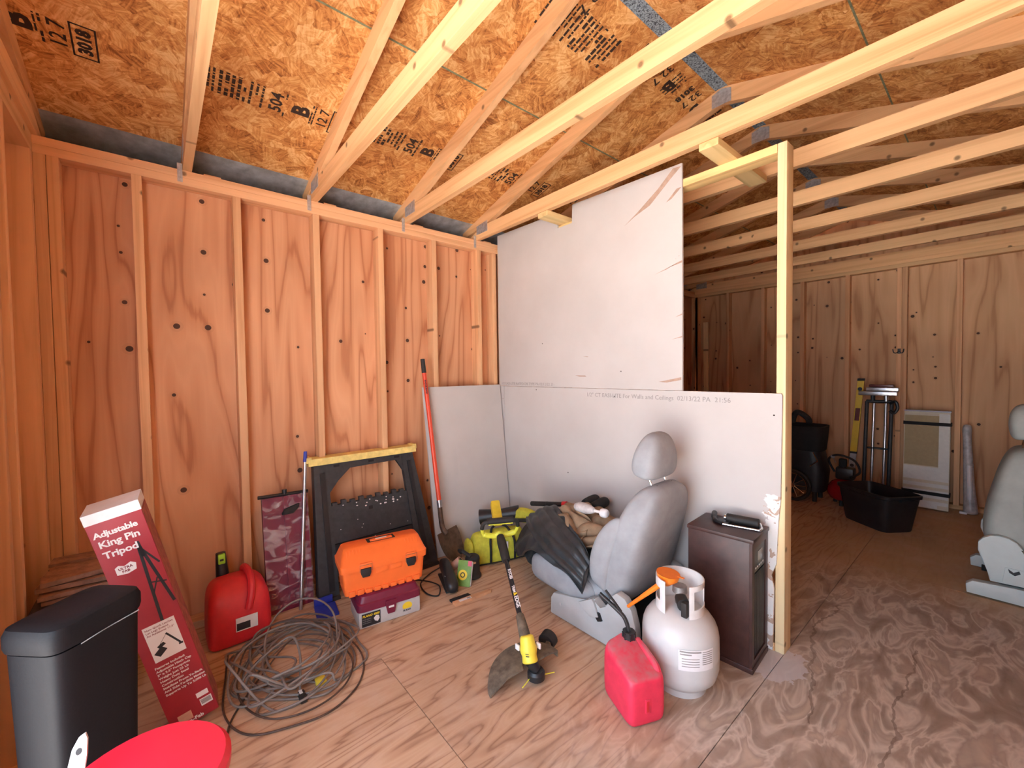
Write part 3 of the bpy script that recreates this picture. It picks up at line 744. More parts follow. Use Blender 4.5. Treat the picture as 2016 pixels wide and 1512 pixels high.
# ------------------------------------------------------------------ red stool and white handle at the bottom edge
T = thing('stool', 'round red vinyl stool in the near corner of the picture', 'stool', (1.60, 0.335, 0.0))
MB().lathe([(0.0001, 0.405), (0.150, 0.405), (0.162, 0.415), (0.163, 0.435), (0.152, 0.448), (0.10, 0.452), (0.0001, 0.453)], 40).build('seat', 'stool_vinyl', T)
for a in (45, 135, 225, 315):
    c, s = math.cos(math.radians(a)), math.sin(math.radians(a)); MB().cyl((c * .10, s * .10, .404), (c * .15, s * .15, 0), 0.011, seg=10).build('leg', 'chrome', T)
MB().tube([(0.128 * math.cos(2 * PI * i / 24), 0.128 * math.sin(2 * PI * i / 24), 0.17) for i in range(25)], 0.006, 6).build('foot_ring', 'chrome', T)
T = thing('plastic_handle', 'white plastic tool handle with a hanging hole standing before the black bin', 'handle', (1.66, 0.165, 0))
pts = [(-0.013, 0.0), (0.013, 0.0), (0.014, 0.30), (0.0155, 0.53), (0.013, 0.560), (0.008, 0.572), (-0.002, 0.566), (-0.010, 0.545), (-0.0135, 0.50), (-0.013, 0.30)]
ho = MB(); ho.prism(pts, 1, -0.004, 0.004, bev=0.0015)
put(ho.build('handle', 'box_white', T), Matrix.Rotation(1.40, 4, 'Z') @ Matrix.Rotation(-0.28, 4, 'X') @ Matrix.Rotation(0.08, 4, 'Y'))
hh = MB().cyl((0.002, -0.0046, 0.535), (0.002, 0.0046, 0.535), 0.0052, seg=14); hs = hh.build('hanging_hole', 'print_black', T); put(hs, Matrix.Rotation(1.40, 4, 'Z') @ Matrix.Rotation(-0.28, 4, 'X') @ Matrix.Rotation(0.08, 4, 'Y') @ Matrix.Scale(1.3, 4, (0, 0, 1)) @ Matrix.Translation((0, 0, -0.12)))

# ------------------------------------------------------------------ behind the bin: crate with a bundle of lath on it
T = thing('storage_crate', 'dark crate in the corner behind the black bin', 'crate', (0.42, 0.12, 0))
m = MB().box((0.22, 0.012, 0.0), (0.62, 0.245, 0.46), 0.02); W(m, 'crate_body', 'black_matte', T)
m = MB().box((0.21, 0.008, 0.462), (0.63, 0.25, 0.485), 0.008); W(m, 'lid', 'charcoal_plastic', T)
T = thing('lath_bundle', 'bundle of thin rough wood strips lying on the corner crate', 'wood', (0.42, 0.12, 0.487))
rnd = random.Random(3)
for r in range(4):
    for c in range(3):
        x = 0.28 + 0.105 * c + rnd.uniform(-.02, .02); z = 0.4885 + r * 0.0205
        o = MB().box((-0.036 - .012 * rnd.random(), -0.085 - .025 * rnd.random(), 0), (0.036 + .012 * rnd.random(), 0.085 + .025 * rnd.random(), 0.013 + .005 * rnd.random())).build('lath', 'lath_wood', T); o.matrix_parent_inverse = world_of(T).inverted()
        put(o, Matrix.Translation((x, 0.128 + rnd.uniform(-.004, .008), z)) @ Matrix.Rotation(rnd.uniform(-.16, .16), 4, 'Z'))

# ------------------------------------------------------------------ fuel can behind the cords
T = thing('gas_can', 'red plastic gas can with a green spout lever against the stud wall', 'gas can', (0.275, 0.66, 0))
m = MB(); X, Y = 0.278, 0.665
m.loft([((X, Y, 0.0), (0.115, 0, 0), (0, 0.125, 0), 7), ((X, Y, 0.012), (0.132, 0, 0), (0, 0.138, 0), 7), ((X - .004, Y, 0.12), (0.128, 0, 0), (0, 0.136, 0), 6), ((X - .008, Y, 0.215), (0.122, 0, 0), (0, 0.132, 0), 6), ((X - .02, Y - .005, 0.255), (0.105, 0, 0), (0, 0.118, 0), 5), ((X - .04, Y - .01, 0.285), (0.082, 0, .01), (0, 0.09, 0), 4), ((X - .05, Y - .01, 0.293), (0.05, 0, .01), (0, 0.055, 0), 3)], 36)
W(m, 'can_body', 'red_plastic', T)
m = MB().tube(catmull([(X + .125, Y + .03, 0.17), (X + .115, Y + .045, 0.24), (X + .07, Y + .05, 0.297), (X - .01, Y + .045, 0.318), (X - .09, Y + .04, 0.30), (X - .118, Y + .04, 0.24)], 6), 0.017, 10); W(m, 'handle', 'red_plastic', T, label='moulded ridge handle')
m = MB().cyl((0.165, 0.615, 0.255), (0.155, 0.612, 0.335), 0.030, 0.026, 16); W(m, 'spout_collar', 'black_plastic', T)
sp_ = MB().cyl((0.155, 0.612, 0.335), (0.148, 0.61, 0.392), 0.026, 0.022, 16); sp = W(sp_, 'spout', 'black_plastic', T)
m = MB().box((0.160, 0.596, 0.340), (0.182, 0.628, 0.392), 0.006); W(m, 'lever', 'green_plastic', sp, label='bright green lever')
m = MB().box((0.180, 0.604, 0.358), (0.1835, 0.620, 0.368), 0.001); W(m, 'lever_slot', 'print_black', sp)
m = MB().box((0.407, 0.640, 0.075), (0.4115, 0.732, 0.14)); W(m, 'label', 'paper_white', T); m = MB().box((0.4105, 0.643, 0.080), (0.4122, 0.700, 0.115)); W(m, 'label_print', 'print_black', T)

# ------------------------------------------------------------------ maroon panel in clear wrap
T = thing('wrapped_mat', 'maroon folded mat in clear plastic wrap with a black top rail', 'mat', (0.15, 0.93, 0))
def lean(x0, x1, z):  # leaning plane from (x1 at floor) to (x0 at z=.64)
    return x1 + (x0 - x1) * z / 0.64
m = MB(); 
def slab(m, y0, y1, z0, z1, f, b, x0=0.105, x1=0.20):
    A = [(lean(x0, x1, z0) + f, y0, z0), (lean(x0, x1, z0) + f, y1, z0), (lean(x0, x1, z1) + f, y1, z1), (lean(x0, x1, z1) + f, y0, z1)]
    B = [(x + (b - f), y, z) for x, y, z in A]; m.rings([A, B]); return m
slab(m, 0.808, 1.040, 0.0, 0.63, 0.02, -0.006); W(m, 'panel', 'maroon_plastic', T)
for y in (0.808, 1.010, 0.915): W(slab(MB(), y, y + 0.03, 0.01, 0.625, 0.028, 0.0205), 'rib', 'maroon_plastic', T)
MB_ = MB().cyl((0.128, 0.790, 0.640), (0.118, 1.050, 0.628), 0.010, seg=10); W(MB_, 'top_rail', 'black_plastic', T)
m = MB().cyl((0.122, 0.925, 0.636), (0.120, 0.925, 0.662), 0.013, seg=12); W(m, 'knob', 'black_plastic', T)
m = MB().loft([((0.150, 0.955, 0.565), (0.012, 0, 0), (0, 0.04, .01), 3), ((0.160, 0.945, 0.545), (0.014, 0, 0), (0, 0.045, 0.01), 3), ((0.168, 0.93, 0.53), (0.01, 0, 0), (0, 0.03, 0), 3)], 16); W(m, 'buckle', 'black_matte', T)
c = [[(lean(.105, .20, z) + 0.036 + 0.006 * math.sin(7 * y + 9 * z), y, z) for y in (0.806, 0.865, 0.925, 0.985, 1.044)] for z in (0.03, 0.18, 0.33, 0.48, 0.63)]
W(patch(c, 40, 24, 0.0012, 0.007, 8, 3), 'plastic_wrap', 'clear_wrap', T, label='crinkled clear plastic wrap')

# ------------------------------------------------------------------ pole
T = thing('broom_pole', 'thin silver pole with a blue end cap leaning against the stud wall', 'pole', (0.26, 0.965, 0))
a, b = Vector((0.262, 0.962, 0.0)), Vector((0.108, 1.046, 0.865)); d = b - a
m = MB().cyl(a, a + d * 0.93, 0.0095, seg=12); W(m, 'shaft', 'steel', T)
m = MB().cyl(a + d * 0.93, b, 0.0115, 0.010, 12); W(m, 'end_cap', 'blue_plastic', T)
T = thing('dustpan', 'blue plastic dustpan lying on the floor under the cords', 'dustpan', (0.36, 1.06, 0))
W(MB().prism([(0.30, 1.02), (0.44, 1.00), (0.46, 1.11), (0.32, 1.13)], 2, 0.0, 0.012, bev=.003), 'pan', 'blue_plastic', T); W(MB().box((0.30, 1.02, 0.012), (0.315, 1.12, 0.05), .004), 'rear_wall', 'blue_plastic', T)

# ------------------------------------------------------------------ folding sawhorse
T = thing('sawhorse', 'folded black plastic sawhorse with a worn yellow top rail', 'sawhorse', (0.25, 1.43, 0))
def sx(z): return 0.285 - 0.165 * z / 0.79      # front plane leans onto the studs
def spoly(m, pts, f=0.0, b=-0.03):
    """outline in (y,z) laid on the leaning plane, thickness from b to f"""
    A = [Vector((sx(z) + f, y, z)) for y, z in pts]; B = [Vector((sx(z) + b, y, z)) for y, z in pts]
    va = [m.b.verts.new(p) for p in A]; vb = [m.b.verts.new(p) for p in B]; n = len(pts)
    m.b.faces.new(va); m.b.faces.new(list(reversed(vb)))
    for i in range(n): j = (i + 1) % n; m.b.faces.new((va[j], va[i], vb[i], vb[j]))
    return m
W(spoly(MB(), [(1.055, 0.775), (1.755, 0.775), (1.755, 0.815), (1.055, 0.815)], 0.02, -0.075), 'top_rail', 'yellow_rail', T, smooth=0, label='paint-worn yellow top rail')
for y0 in (1.045, 1.735): W(spoly(MB(), [(y0, 0.795), (y0 + .03, 0.795), (y0 + .03, 0.825), (y0, 0.825)], 0.012, -0.06), 'rail_end', 'yellow_rail', T, smooth=0)
L = [(1.085, 0.774), (1.165, 0.774), (1.17, 0.0), (1.055, 0.0)]; R = [(1.650, 0.774), (1.735, 0.774), (1.835, 0.0), (1.695, 0.0)]
for pts in (L, R): W(spoly(MB(), pts, 0.0, -0.035), 'leg', 'charcoal_plastic', T, smooth=0)
for pts in ([(1.115, 0.72), (1.145, 0.725), (1.145, 0.05), (1.115, 0.05)], [(1.685, 0.72), (1.710, 0.725), (1.772, 0.05), (1.735, 0.05)]): W(spoly(MB(), pts, 0.006, -0.001), 'leg_rib', 'black_plastic', T, smooth=0)
W(spoly(MB(), [(1.165, 0.774), (1.650, 0.774), (1.665, 0.64), (1.610, 0.735), (1.30, 0.73), (1.222, 0.665), (1.166, 0.60)], -0.003, -0.03), 'upper_brace', 'charcoal_plastic', T, smooth=0)
for y in (1.20, 1.42, 1.60): W(spoly(MB(), [(y, .748), (y + .035, .748), (y + .035, .762), (y, .762)], 0.0, -0.004), 'slot', 'black_matte', T, smooth=0)
W(spoly(MB(), [(1.166, 0.30), (1.69, 0.30), (1.678, 0.52), (1.167, 0.52)], -0.008, -0.032), 'shelf', 'charcoal_plastic', T, smooth=0, label='paint-spattered folding shelf')
for i in range(9): W(spoly(MB(), [(1.175 + i * .055, .52), (1.205 + i * .055, .52), (1.205 + i * .055, .535 + .008 * (i % 2)), (1.175 + i * .055, .535 + .008 * (i % 2))], -0.006, -0.03), 'shelf_tab', 'charcoal_plastic', T, smooth=0)
W(spoly(MB(), [(1.167, 0.12), (1.725, 0.12), (1.692, 0.295), (1.167, 0.295)], -0.004, -0.03), 'lower_panel', 'black_plastic', T, smooth=0)
W(spoly(MB(), [(1.395, .455), (1.42, .455), (1.42, .475), (1.395, .475)], -0.006, -0.010), 'slot', 'black_matte', T, smooth=0)
W(spoly(MB(), [(1.055, 0.0), (1.17, 0.0), (1.17, .02), (1.055, .02)], 0.015, -0.036), 'foot', 'black_rubber', T, smooth=0); W(spoly(MB(), [(1.695, 0.0), (1.835, 0.0), (1.833, .02), (1.693, .02)], 0.015, -0.036), 'foot', 'black_rubber', T, smooth=0)
W(spoly(MB(), [(1.09, .774), (1.15, .774), (1.15, .02), (1.06, .02)], -0.042, -0.075), 'rear_leg', 'black_plastic', T, smooth=0)
W(spoly(MB(), [(1.665, .774), (1.73, .774), (1.82, .02), (1.73, .02)], -0.042, -0.075), 'rear_leg', 'black_plastic', T, smooth=0)
m = MB(); rnd = random.Random(5)
for i in range(26):
    y, z, r = rnd.choice(((1.43 + rnd.gauss(0, .09), .50 + rnd.gauss(0, .006), .0045), (1.56 + rnd.gauss(0, .05), .475 + rnd.gauss(0, .006), .006), (rnd.uniform(1.18, 1.66), rnd.uniform(.32, .5), .003)))
    y = min(max(y, 1.175), 1.67); z = min(z, .515); m.prism([(y + r * math.cos(k), z + r * 0.8 * math.sin(k)) for k in (0, 1.1, 2.2, 3.3, 4.3, 5.3)], 0, sx(z) - .0085, sx(z) - .0068)
W(m, 'paint_spatter', 'print_white', T, smooth=0)
W(spoly(MB(), [(1.405, .262), (1.425, .258), (1.43, .278), (1.415, .292)], -0.0005, -0.005), 'paint_spatter', 'print_white', T, smooth=0)

# ------------------------------------------------------------------ tackle box below, orange toolbox on top
T = thing('tackle_box', 'maroon and grey tackle box on the floor under the orange toolbox', 'toolbox', (0.700, 1.302, 0), (0, 0, 1.43))
w2, dp = 0.165, 0.215
MB().box((-w2, 0, 0.0), (w2, dp, 0.088), 0.012).build('base', 'grey_plastic', T)
m = MB().loft([((0, dp / 2, 0.089), (w2 + .006, 0, 0), (0, dp / 2 + .006, 0), 12), ((0, dp / 2, 0.125), (w2 + .004, 0, 0), (0, dp / 2 + .004, 0), 12), ((0, dp / 2, 0.130), (w2 - .004, 0, 0), (0, dp / 2 - .004, 0), 12), ((0, dp / 2, 0.160), (w2 - .014, 0, 0), (0, dp / 2 - .014, 0), 10), ((0, dp / 2, 0.165), (w2 - .022, 0, 0), (0, dp / 2 - .022, 0), 10)], 48); m.build('lid', 'maroon_plastic', T)
MB().prism([(-0.028, 0.118), (0.028, 0.118), (0.026, 0.085), (0.018, 0.048), (-0.018, 0.048), (-0.026, 0.085)], 1, -0.014, -0.003).build('latch', 'maroon_plastic', T, smooth=0)
bx('latch_tab', (-0.014, -0.0155, 0.079), (0.014, -0.0138, 0.089), 'paper_white', T)
bx('label', (-0.150, -0.0015, 0.010), (-0.055, -0.0002, 0.078), 'print_black', T)
Ltext('PLANO 4000', 0.0155, 'card_yellow', T, -0.147, 0.060, y=-0.0022, bold=0.0006, shear=0.2)
for i in range(3): Ltext('tackle system', 0.008, 'print_grey', T, -0.146, 0.046 - i * .010, y=-0.0022)
MB().prism([(-.085, .030), (-.070, .022), (-.060, .036), (-.063, .052), (-.078, .056), (-.09, .044)], 1, -.0022, -.0014).build('label_picture', 'paper_white', T, smooth=0)
MB().prism([(0.09 + .027 * math.cos(a) * (1.0), 0.052 + .022 * max(-.6, math.sin(a))) for a in [k * PI / 8 for k in range(16)]], 1, -.0015, -.0002).build('printed_logo', 'card_yellow', T, smooth=0)
Ltext('PLANO', 0.013, 'print_black', T, 0.066, 0.026, bold=0.0005, shear=0.2)

T = thing('toolbox', 'bright orange plastic toolbox with black latches stacked on the tackle box', 'toolbox', (0.672, 1.292, 0.1655), (0, 0, 1.409))
w2, dp = 0.225, 0.20
m = MB().loft([((0, dp / 2, 0.0), (w2 - .028, 0, 0), (0, dp / 2 - .018, 0), 14), ((0, dp / 2, 0.006), (w2 - .018, 0, 0), (0, dp / 2 - .01, 0), 14), ((0, dp / 2, 0.130), (w2 - .006, 0, 0), (0, dp / 2 - .004, 0), 14)], 56); m.build('box_body', 'orange_plastic', T)
for i in range(9): bx('rib', (-0.19 + i * .043, 0.002, 0.002), (-0.158 + i * .043, 0.0125, 0.024 + (.0 if 1 < i < 7 else .006)), 'orange_plastic', T, bev=.002)
m = MB().loft([((0, dp / 2, 0.131), (w2 + .004, 0, 0), (0, dp / 2 + .006, 0), 14), ((0, dp / 2, 0.165), (w2 + .006, 0, 0), (0, dp / 2 + .008, 0), 14), ((0, dp / 2, 0.172), (w2 + .001, 0, 0), (0, dp / 2 + .002, 0), 12), ((0, dp / 2 + .012, 0.232), (w2 - .02, 0, 0), (0, dp / 2 - .045, 0), 10), ((0, dp / 2 + .012, 0.238), (w2 - .03, 0, 0), (0, dp / 2 - .055, 0), 10)], 56); lid = m.build('lid', 'orange_plastic', T)
for s in (-1, 1):
    for i in range(5): 
        x = s * (w2 - .035 - i * .017)
        put(MB().box((-.004, -.032, 0), (.004, .032, .004), .0015).build('lid_rib', 'orange_plastic', T), frame((x, 0.035, 0.203), (1, 0, 0), (0, 0.62, 0.78)))
bx('handle_recess', (-0.075, dp / 2 - .018, 0.2365), (0.075, dp / 2 + .040, 0.2392), 'print_black', T); MB().box((-0.060, dp / 2 - .012, 0.2385), (0.060, dp / 2 + .012, 0.246), .003).build('handle', 'orange_plastic', T)
bx('handle_sticker', (-0.03, dp / 2 - .008, 0.2462), (0.03, dp / 2 + .006, 0.2468), 'paper_white', T)
for x in (-0.105, 0.135):
    la = MB().box((x - .03, -0.014, 0.145), (x + .03, -0.004, 0.172), .003).build('latch', 'orange_plastic', T)
    MB().prism([(x - .026, .142), (x + .026, .142), (x + .026, .118), (x + .018, .098), (x - .018, .098), (x - .026, .118)], 1, -0.016, -0.004, bev=.002).build('latch_lever', 'black_plastic', la)
    MB().tube([(x - .031, -.016, .128), (x - .031, -.016, .163), (x + .031, -.016, .163), (x + .031, -.016, .128)], .0016, 6).build('bail_wire', 'chrome', la)
for x in (-0.02, 0.055): bx('front_recess', (x - .032, 0.0005, 0.098), (x + .032, 0.0035, 0.128), 'orange_plastic', T, bev=.001)

# ------------------------------------------------------------------ extension cords
def cord_curve(seed, loops, cx, cy, rx, ry, zmax, tail_in, tail_out):
    rnd = random.Random(seed); pts = [Vector(p) for p in tail_in]
    ph = 0.0
    for l in range(loops):
        ox, oy = rnd.gauss(0, .05), rnd.gauss(0, .05); a, b = rx * rnd.uniform(.62, 1.08), ry * rnd.uniform(.62, 1.08); tl = rnd.uniform(-.5, .5); hz = rnd.uniform(.02, zmax); hp = rnd.uniform(0, 6.28)
        for k in range(9):
            th = ph + 2 * PI * k / 9; u, v = a * math.cos(th), b * math.sin(th)
            z = 0.006 + hz * (0.5 + 0.5 * math.sin(th + hp)) * (1.0 if rnd.random() < .8 else .4)
            qx, qy = cx + ox + u * math.cos(tl) - v * math.sin(tl), cy + oy + u * math.sin(tl) + v * math.cos(tl)
            qy = min(max(qy, 0.575), 1.10)
            if qy < 0.84: qx = max(qx, 0.44)
            pts.append(Vector((qx, qy, z)))
        ph += rnd.uniform(-.4, .4)
    return catmull(pts + [Vector(p) for p in tail_out], 7)
T = thing('extension_cord', 'long grey extension cord in a loose tangled heap with a yellow plug', 'cord', (0.7, 0.8, 0))
W(MB().tube(cord_curve(11, 14, 0.70, 0.83, 0.29, 0.22, 0.17, [(0.93, 0.865, .012), (0.86, .80, .01), (0.80, 0.70, 0.02)], [(0.75, .62, .03), (0.70, .80, .12), (0.80, 0.83, 0.10), (0.93, 0.80, 0.02), (0.955, 0.80, 0.012)]), 0.0048, 8), 'cable', 'cord_grey', T)
m = MB().box((0.915, 0.86, 0.0), (0.955, 0.90, 0.024), .006).box((0.89, 0.872, 0.002), (0.916, 0.892, 0.02), .004); W(m, 'yellow_plug', 'yellow_plastic', T, label='yellow plug end')
m = MB().box((0.945, 0.785, 0.0), (1.005, 0.812, 0.022), .006); W(m, 'socket_end', 'black_rubber', T); W(MB().box((0.945, 0.79, 0.0222), (0.97, 0.802, 0.0228)), 'socket_tag', 'paper_white', T)
T = thing('brown_cord', 'thin dark brown cord looped wide on the floor around the grey heap', 'cord', (0.8, 0.8, 0))
pts = [(0.46, 0.60, .01), (0.62, 0.575, .008), (0.86, 0.545, .006), (1.03, 0.60, .006), (1.10, 0.74, .006), (1.12, 0.87, .006), (1.05, 1.0, .006), (0.90, 1.075, .006), (0.74, 1.06, .03), (0.60, 0.96, .09), (0.50, 0.80, .10), (0.55, 0.66, .05), (0.78, 0.60, .01), (1.00, 0.66, .016), (1.075, 0.80, .016), (1.03, 0.95, .016), (0.88, 1.03, .016), (0.70, 0.98, .05), (0.62, 0.85, .06), (0.72, 0.70, .012), (0.92, 0.56, .006), (1.10, 0.53, .006), (1.22, 0.50, .006)]
W(MB().tube(catmull(pts, 8), 0.0038, 8), 'cable', 'cord_brown', T)
W(MB().box((1.215, 0.488, 0.0), (1.25, 0.508, 0.014), .004), 'plug', 'black_rubber', T)

# ------------------------------------------------------------------ loose drywall sheet and shovel
T = thing('drywall_sheet', 'loose drywall sheet leaning in the corner behind the shovel', 'drywall', (0.2, 2.2, 0))
m = MB(); A = [(0.200, 1.872, 0.001), (0.245, 2.532, 0.001), (0.115, 2.532, 1.222), (0.105, 1.828, 1.222)]; m.rings([[Vector(p) for p in A], [Vector(p) + Vector((0.0125, 0, 0.001)) for p in A]])
W(m, 'sheet', 'drywall', T, smooth=0)
T = thing('shovel', 'long shovel with an orange-red handle and black grip leaning against the loose drywall', 'shovel', (0.34, 1.90, 0))
a, b = Vector((0.130, 1.826, 1.425)), Vector((0.262, 1.862, 0.435)); d = (b - a)
W(MB().cyl(a, a + d * 0.10, 0.0155, 0.0165, 14), 'grip', 'black_rubber', T); W(MB().cyl(a + d * 0.10, b, 0.0150, 0.0160, 14), 'handle', 'shovel_fibreglass', T)
Wtext('RAZOR-BACK', 0.016, 'print_black', T, frame(a + d * 0.15 + Vector((.0125, -.0105, 0)), (d.x, d.y, d.z), (0.75, 0.6, 0)), bold=0.0008)
W(MB().cyl(b, b + d * 0.05, 0.0175, 0.018, 14), 'ferrule', 'steel', T)
W(MB().tube(catmull([b + d * .05, (0.275, 1.868, 0.30), (0.285, 1.875, 0.235), (0.310, 1.890, 0.20)], 5), [0.017] * 6 + [0.018] * 5 + [0.02] * 5, 12), 'socket', 'rusty_steel', T)
c = []
for i, (s, hw, dp_) in enumerate(((0.0, 0.100, 0.0), (0.35, 0.105, 0.006), (0.7, 0.085, 0.006), (1.0, 0.018, 0.0))):
    p = Vector((0.285, 1.90, 0.215)).lerp(Vector((0.375, 1.935, 0.004)), s); t = Vector((-0.30, 0.95, 0.02))
    c.append([p + t * hw * u + Vector((0.016 * (u * u), 0, 0.010 * u * u)) for u in (-1, -.5, 0, .5, 1)])
W(patch(c, 16, 14, 0.003), 'blade', 'rusty_steel', T)
# ------------------------------------------------------------------ small tools on the floor by the corner
T = thing('sander', 'glossy black handheld sander with its cable looped behind it', 'power tool', (0.56, 1.74, 0))
A, B = Vector((0.42, 1.79, 0.075)), Vector((0.72, 1.685, 0.045)); ax = (B - A).normalized(); sd_ = Vector((-ax.y, ax.x, 0)).normalized(); upv = Vector((0, 0, 1))
secs = [(A.lerp(B, t) + upv * dz, sd_ * r, upv * h, 2.6) for t, r, h, dz in ((0, .012, .015, 0), (.05, .032, .035, 0), (.3, .036, .045, .012), (.55, .034, .040, .012), (.8, .042, .042, .0), (.95, .038, .036, -.004), (1, .015, .015, -.008))]
W(MB().loft(secs, 20), 'tool_body', 'black_plastic', T)
W(MB().box((-.14, -.038, 0), (.11, .038, .012), .005, M=Matrix.Translation((0.575, 1.735, 0.0)) @ Matrix.Rotation(math.atan2(ax.y, ax.x), 4, 'Z')), 'sanding_pad', 'black_rubber', T)
W(MB().box((0.62, 1.683, 0.082), (0.65, 1.70, 0.086), .001), 'maker_badge', 'paper_white', T)
W(MB().tube(catmull([(0.43, 1.785, 0.05), (0.40, 1.70, 0.01), (0.47, 1.60, 0.006), (0.60, 1.575, 0.006), (0.66, 1.615, 0.006), (0.60, 1.66, 0.02), (0.50, 1.665, 0.006), (0.42, 1.62, 0.006), (0.36, 1.56, 0.006)], 7), 0.004, 8), 'cable', 'black_rubber', T)
T = thing('sandpaper_pack', 'green packet with a yellow disc printed on it beside the black sander', 'packet', (0.64, 1.79, 0))
Mp = Matrix.Translation((0.665, 1.785, 0.002)) @ Matrix.Rotation(0.62, 4, 'Z') @ Matrix.Rotation(-0.35, 4, 'X')
o = W(MB().box((-.045, 0, 0), (.045, .016, .15), .002, M=Mp), 'packet_body', 'card_green', T)
W(MB().cyl(Mp @ Vector((-.008, -.0012, .065)), Mp @ Vector((-.008, 0.0, .065)), .030, seg=20), 'printed_disc', 'card_yellow', T); W(MB().cyl(Mp @ Vector((-.008, -.0016, .065)), Mp @ Vector((-.008, -0.0011, .065)), .016, seg=16), 'disc_ring', 'print_black', T); W(MB().cyl(Mp @ Vector((-.008, -.0021, .065)), Mp @ Vector((-.008, -0.0015, .065)), .010, seg=16), 'disc_centre', 'card_yellow', T)
W(MB().box((.047, -.001, 0.005), (.049, .017, .145), M=Mp), 'packet_edge', 'paper_white', T); W(MB().box((.02, -.001, .118), (.0455, -.0002, .149), M=Mp), 'printed_corner', 'card_pink', T)
T = thing('orbital_sander', 'stubby black round power tool next to the lime tool bag', 'power tool', (0.60, 1.905, 0))
W(MB().lathe([(0.001, 0), (.056, 0), (.060, .012), (.052, .022), (.046, .03), (.048, .07), (.044, .10), (.05, .118), (.045, .138), (.02, .148), (.001, .149)], 24, Matrix.Translation((0.60, 1.905, 0))), 'tool_body', 'black_rubber', T)
W(MB().box((.632, 1.875, .108), (.655, 1.895, .118), .002), 'switch', 'beech', T); W(MB().tube([(0.62, 1.88, .145), (0.56, 1.86, .165), (0.50, 1.87, .15), (0.47, 1.90, .12)], .012, 8), 'tail', 'black_rubber', T)
T = thing('paper_roll', 'small pinkish roll lying behind the green packet', 'roll', (0.50, 1.83, 0))
W(MB().cyl((0.47, 1.80, 0.028), (0.53, 1.86, 0.10), 0.026, seg=16), 'roll', 'skin_roll', T); W(MB().cyl((0.53, 1.86, 0.1005), (0.531, 1.861, 0.102), 0.012, seg=12), 'core', 'print_black', T)

# ------------------------------------------------------------------ lime tool bag and blower
T = thing('tool_bag', 'lime green canvas tool bag with black straps in the corner', 'bag', (0.46, 2.19, 0))
u, v = Vector((0.29, 0.957, 0)), Vector((-0.957, 0.29, 0)); c0 = Vector((0.482, 2.205, 0))
secs = [(c0 + Vector((0, 0, z)), u * a, v * b, e) for z, a, b, e in ((0.0, .185, .085, 6), (.01, .195, .095, 6), (.08, .20, .10, 5), (.15, .195, .085, 4), (.19, .185, .05, 3), (.205, .17, .02, 3))]
W(MB().loft(secs, 40), 'bag_body', 'lime_canvas', T)
secs = [(c0 + u * (-.205) + Vector((0, 0, .09)) - v * .0, v * a, Vector((0, 0, a * 1.0)), 2.5) for a in (.05, .075)]
W(MB().loft([(c0 - u * .19 + Vector((0, 0, .085)), v * .085, Vector((0, 0, .085)), 3), (c0 - u * .225 + Vector((0, 0, .085)), v * .075, Vector((0, 0, .078)), 3), (c0 - u * .235 + Vector((0, 0, .085)), v * .05, Vector((0, 0, .05)), 3)], 24), 'end_pocket', 'lime_canvas', T)
for s in (-.09, .09):
    W(MB().tube(catmull([c0 + u * s - v * .104 + Vector((0, 0, .02)), c0 + u * s - v * .106 + Vector((0, 0, .10)), c0 + u * s * .95 - v * .09 + Vector((0, 0, .165)), c0 + u * s * .6 - v * .03 + Vector((0, 0, .225)), c0 + Vector((0, 0, .235))], 6), .008, 8), 'strap', 'black_matte', T)
W(MB().tube(catmull([c0 - u * .20 - v * .09 + Vector((0, 0, .012)), c0 - v * .103 + Vector((0, 0, .012)), c0 + u * .2 - v * .09 + Vector((0, 0, .012))], 8), .004, 6), 'piping', 'black_matte', T)
W(MB().box((-.02, -.001, -.025), (.02, .001, .025), M=frame(c0 - v * .1035 + u * .02 + Vector((0, 0, .12)), u, -v)), 'tag', 'paper_white', T)
T = thing('leaf_blower', 'black and lime blower lying on the tool bag with its round nozzle out', 'blower', (0.42, 2.3, 0.2))
p0, p1 = Vector((0.30, 2.185, 0.245)), Vector((0.50, 2.40, 0.285)); dv = (p1 - p0)
W(MB().tube([p0, p0 + dv * .12, p0 + dv * .5, p1], [.056, .052, .040, .05], 20), 'nozzle', 'black_plastic', T)
W(MB().cyl(p0 - dv * .004, p0 + dv * .002, .046, seg=20), 'nozzle_bore', 'black_matte', T)
W(MB().loft([(Vector((.47, 2.36, .272)), (0, 0, .05), (.03, -.03, 0), 3), (Vector((.58, 2.42, .275)), (0, 0, .055), (.035, -.035, 0), 3), (Vector((.65, 2.46, .265)), (0, 0, .03), (.02, -.02, 0), 3)], 20), 'motor_housing', 'lime_canvas', T)
W(MB().tube(catmull([(.52, 2.33, .245), (.62, 2.37, .262), (.68, 2.40, .275)], 5), .014, 8), 'side_grip', 'black_rubber', T)

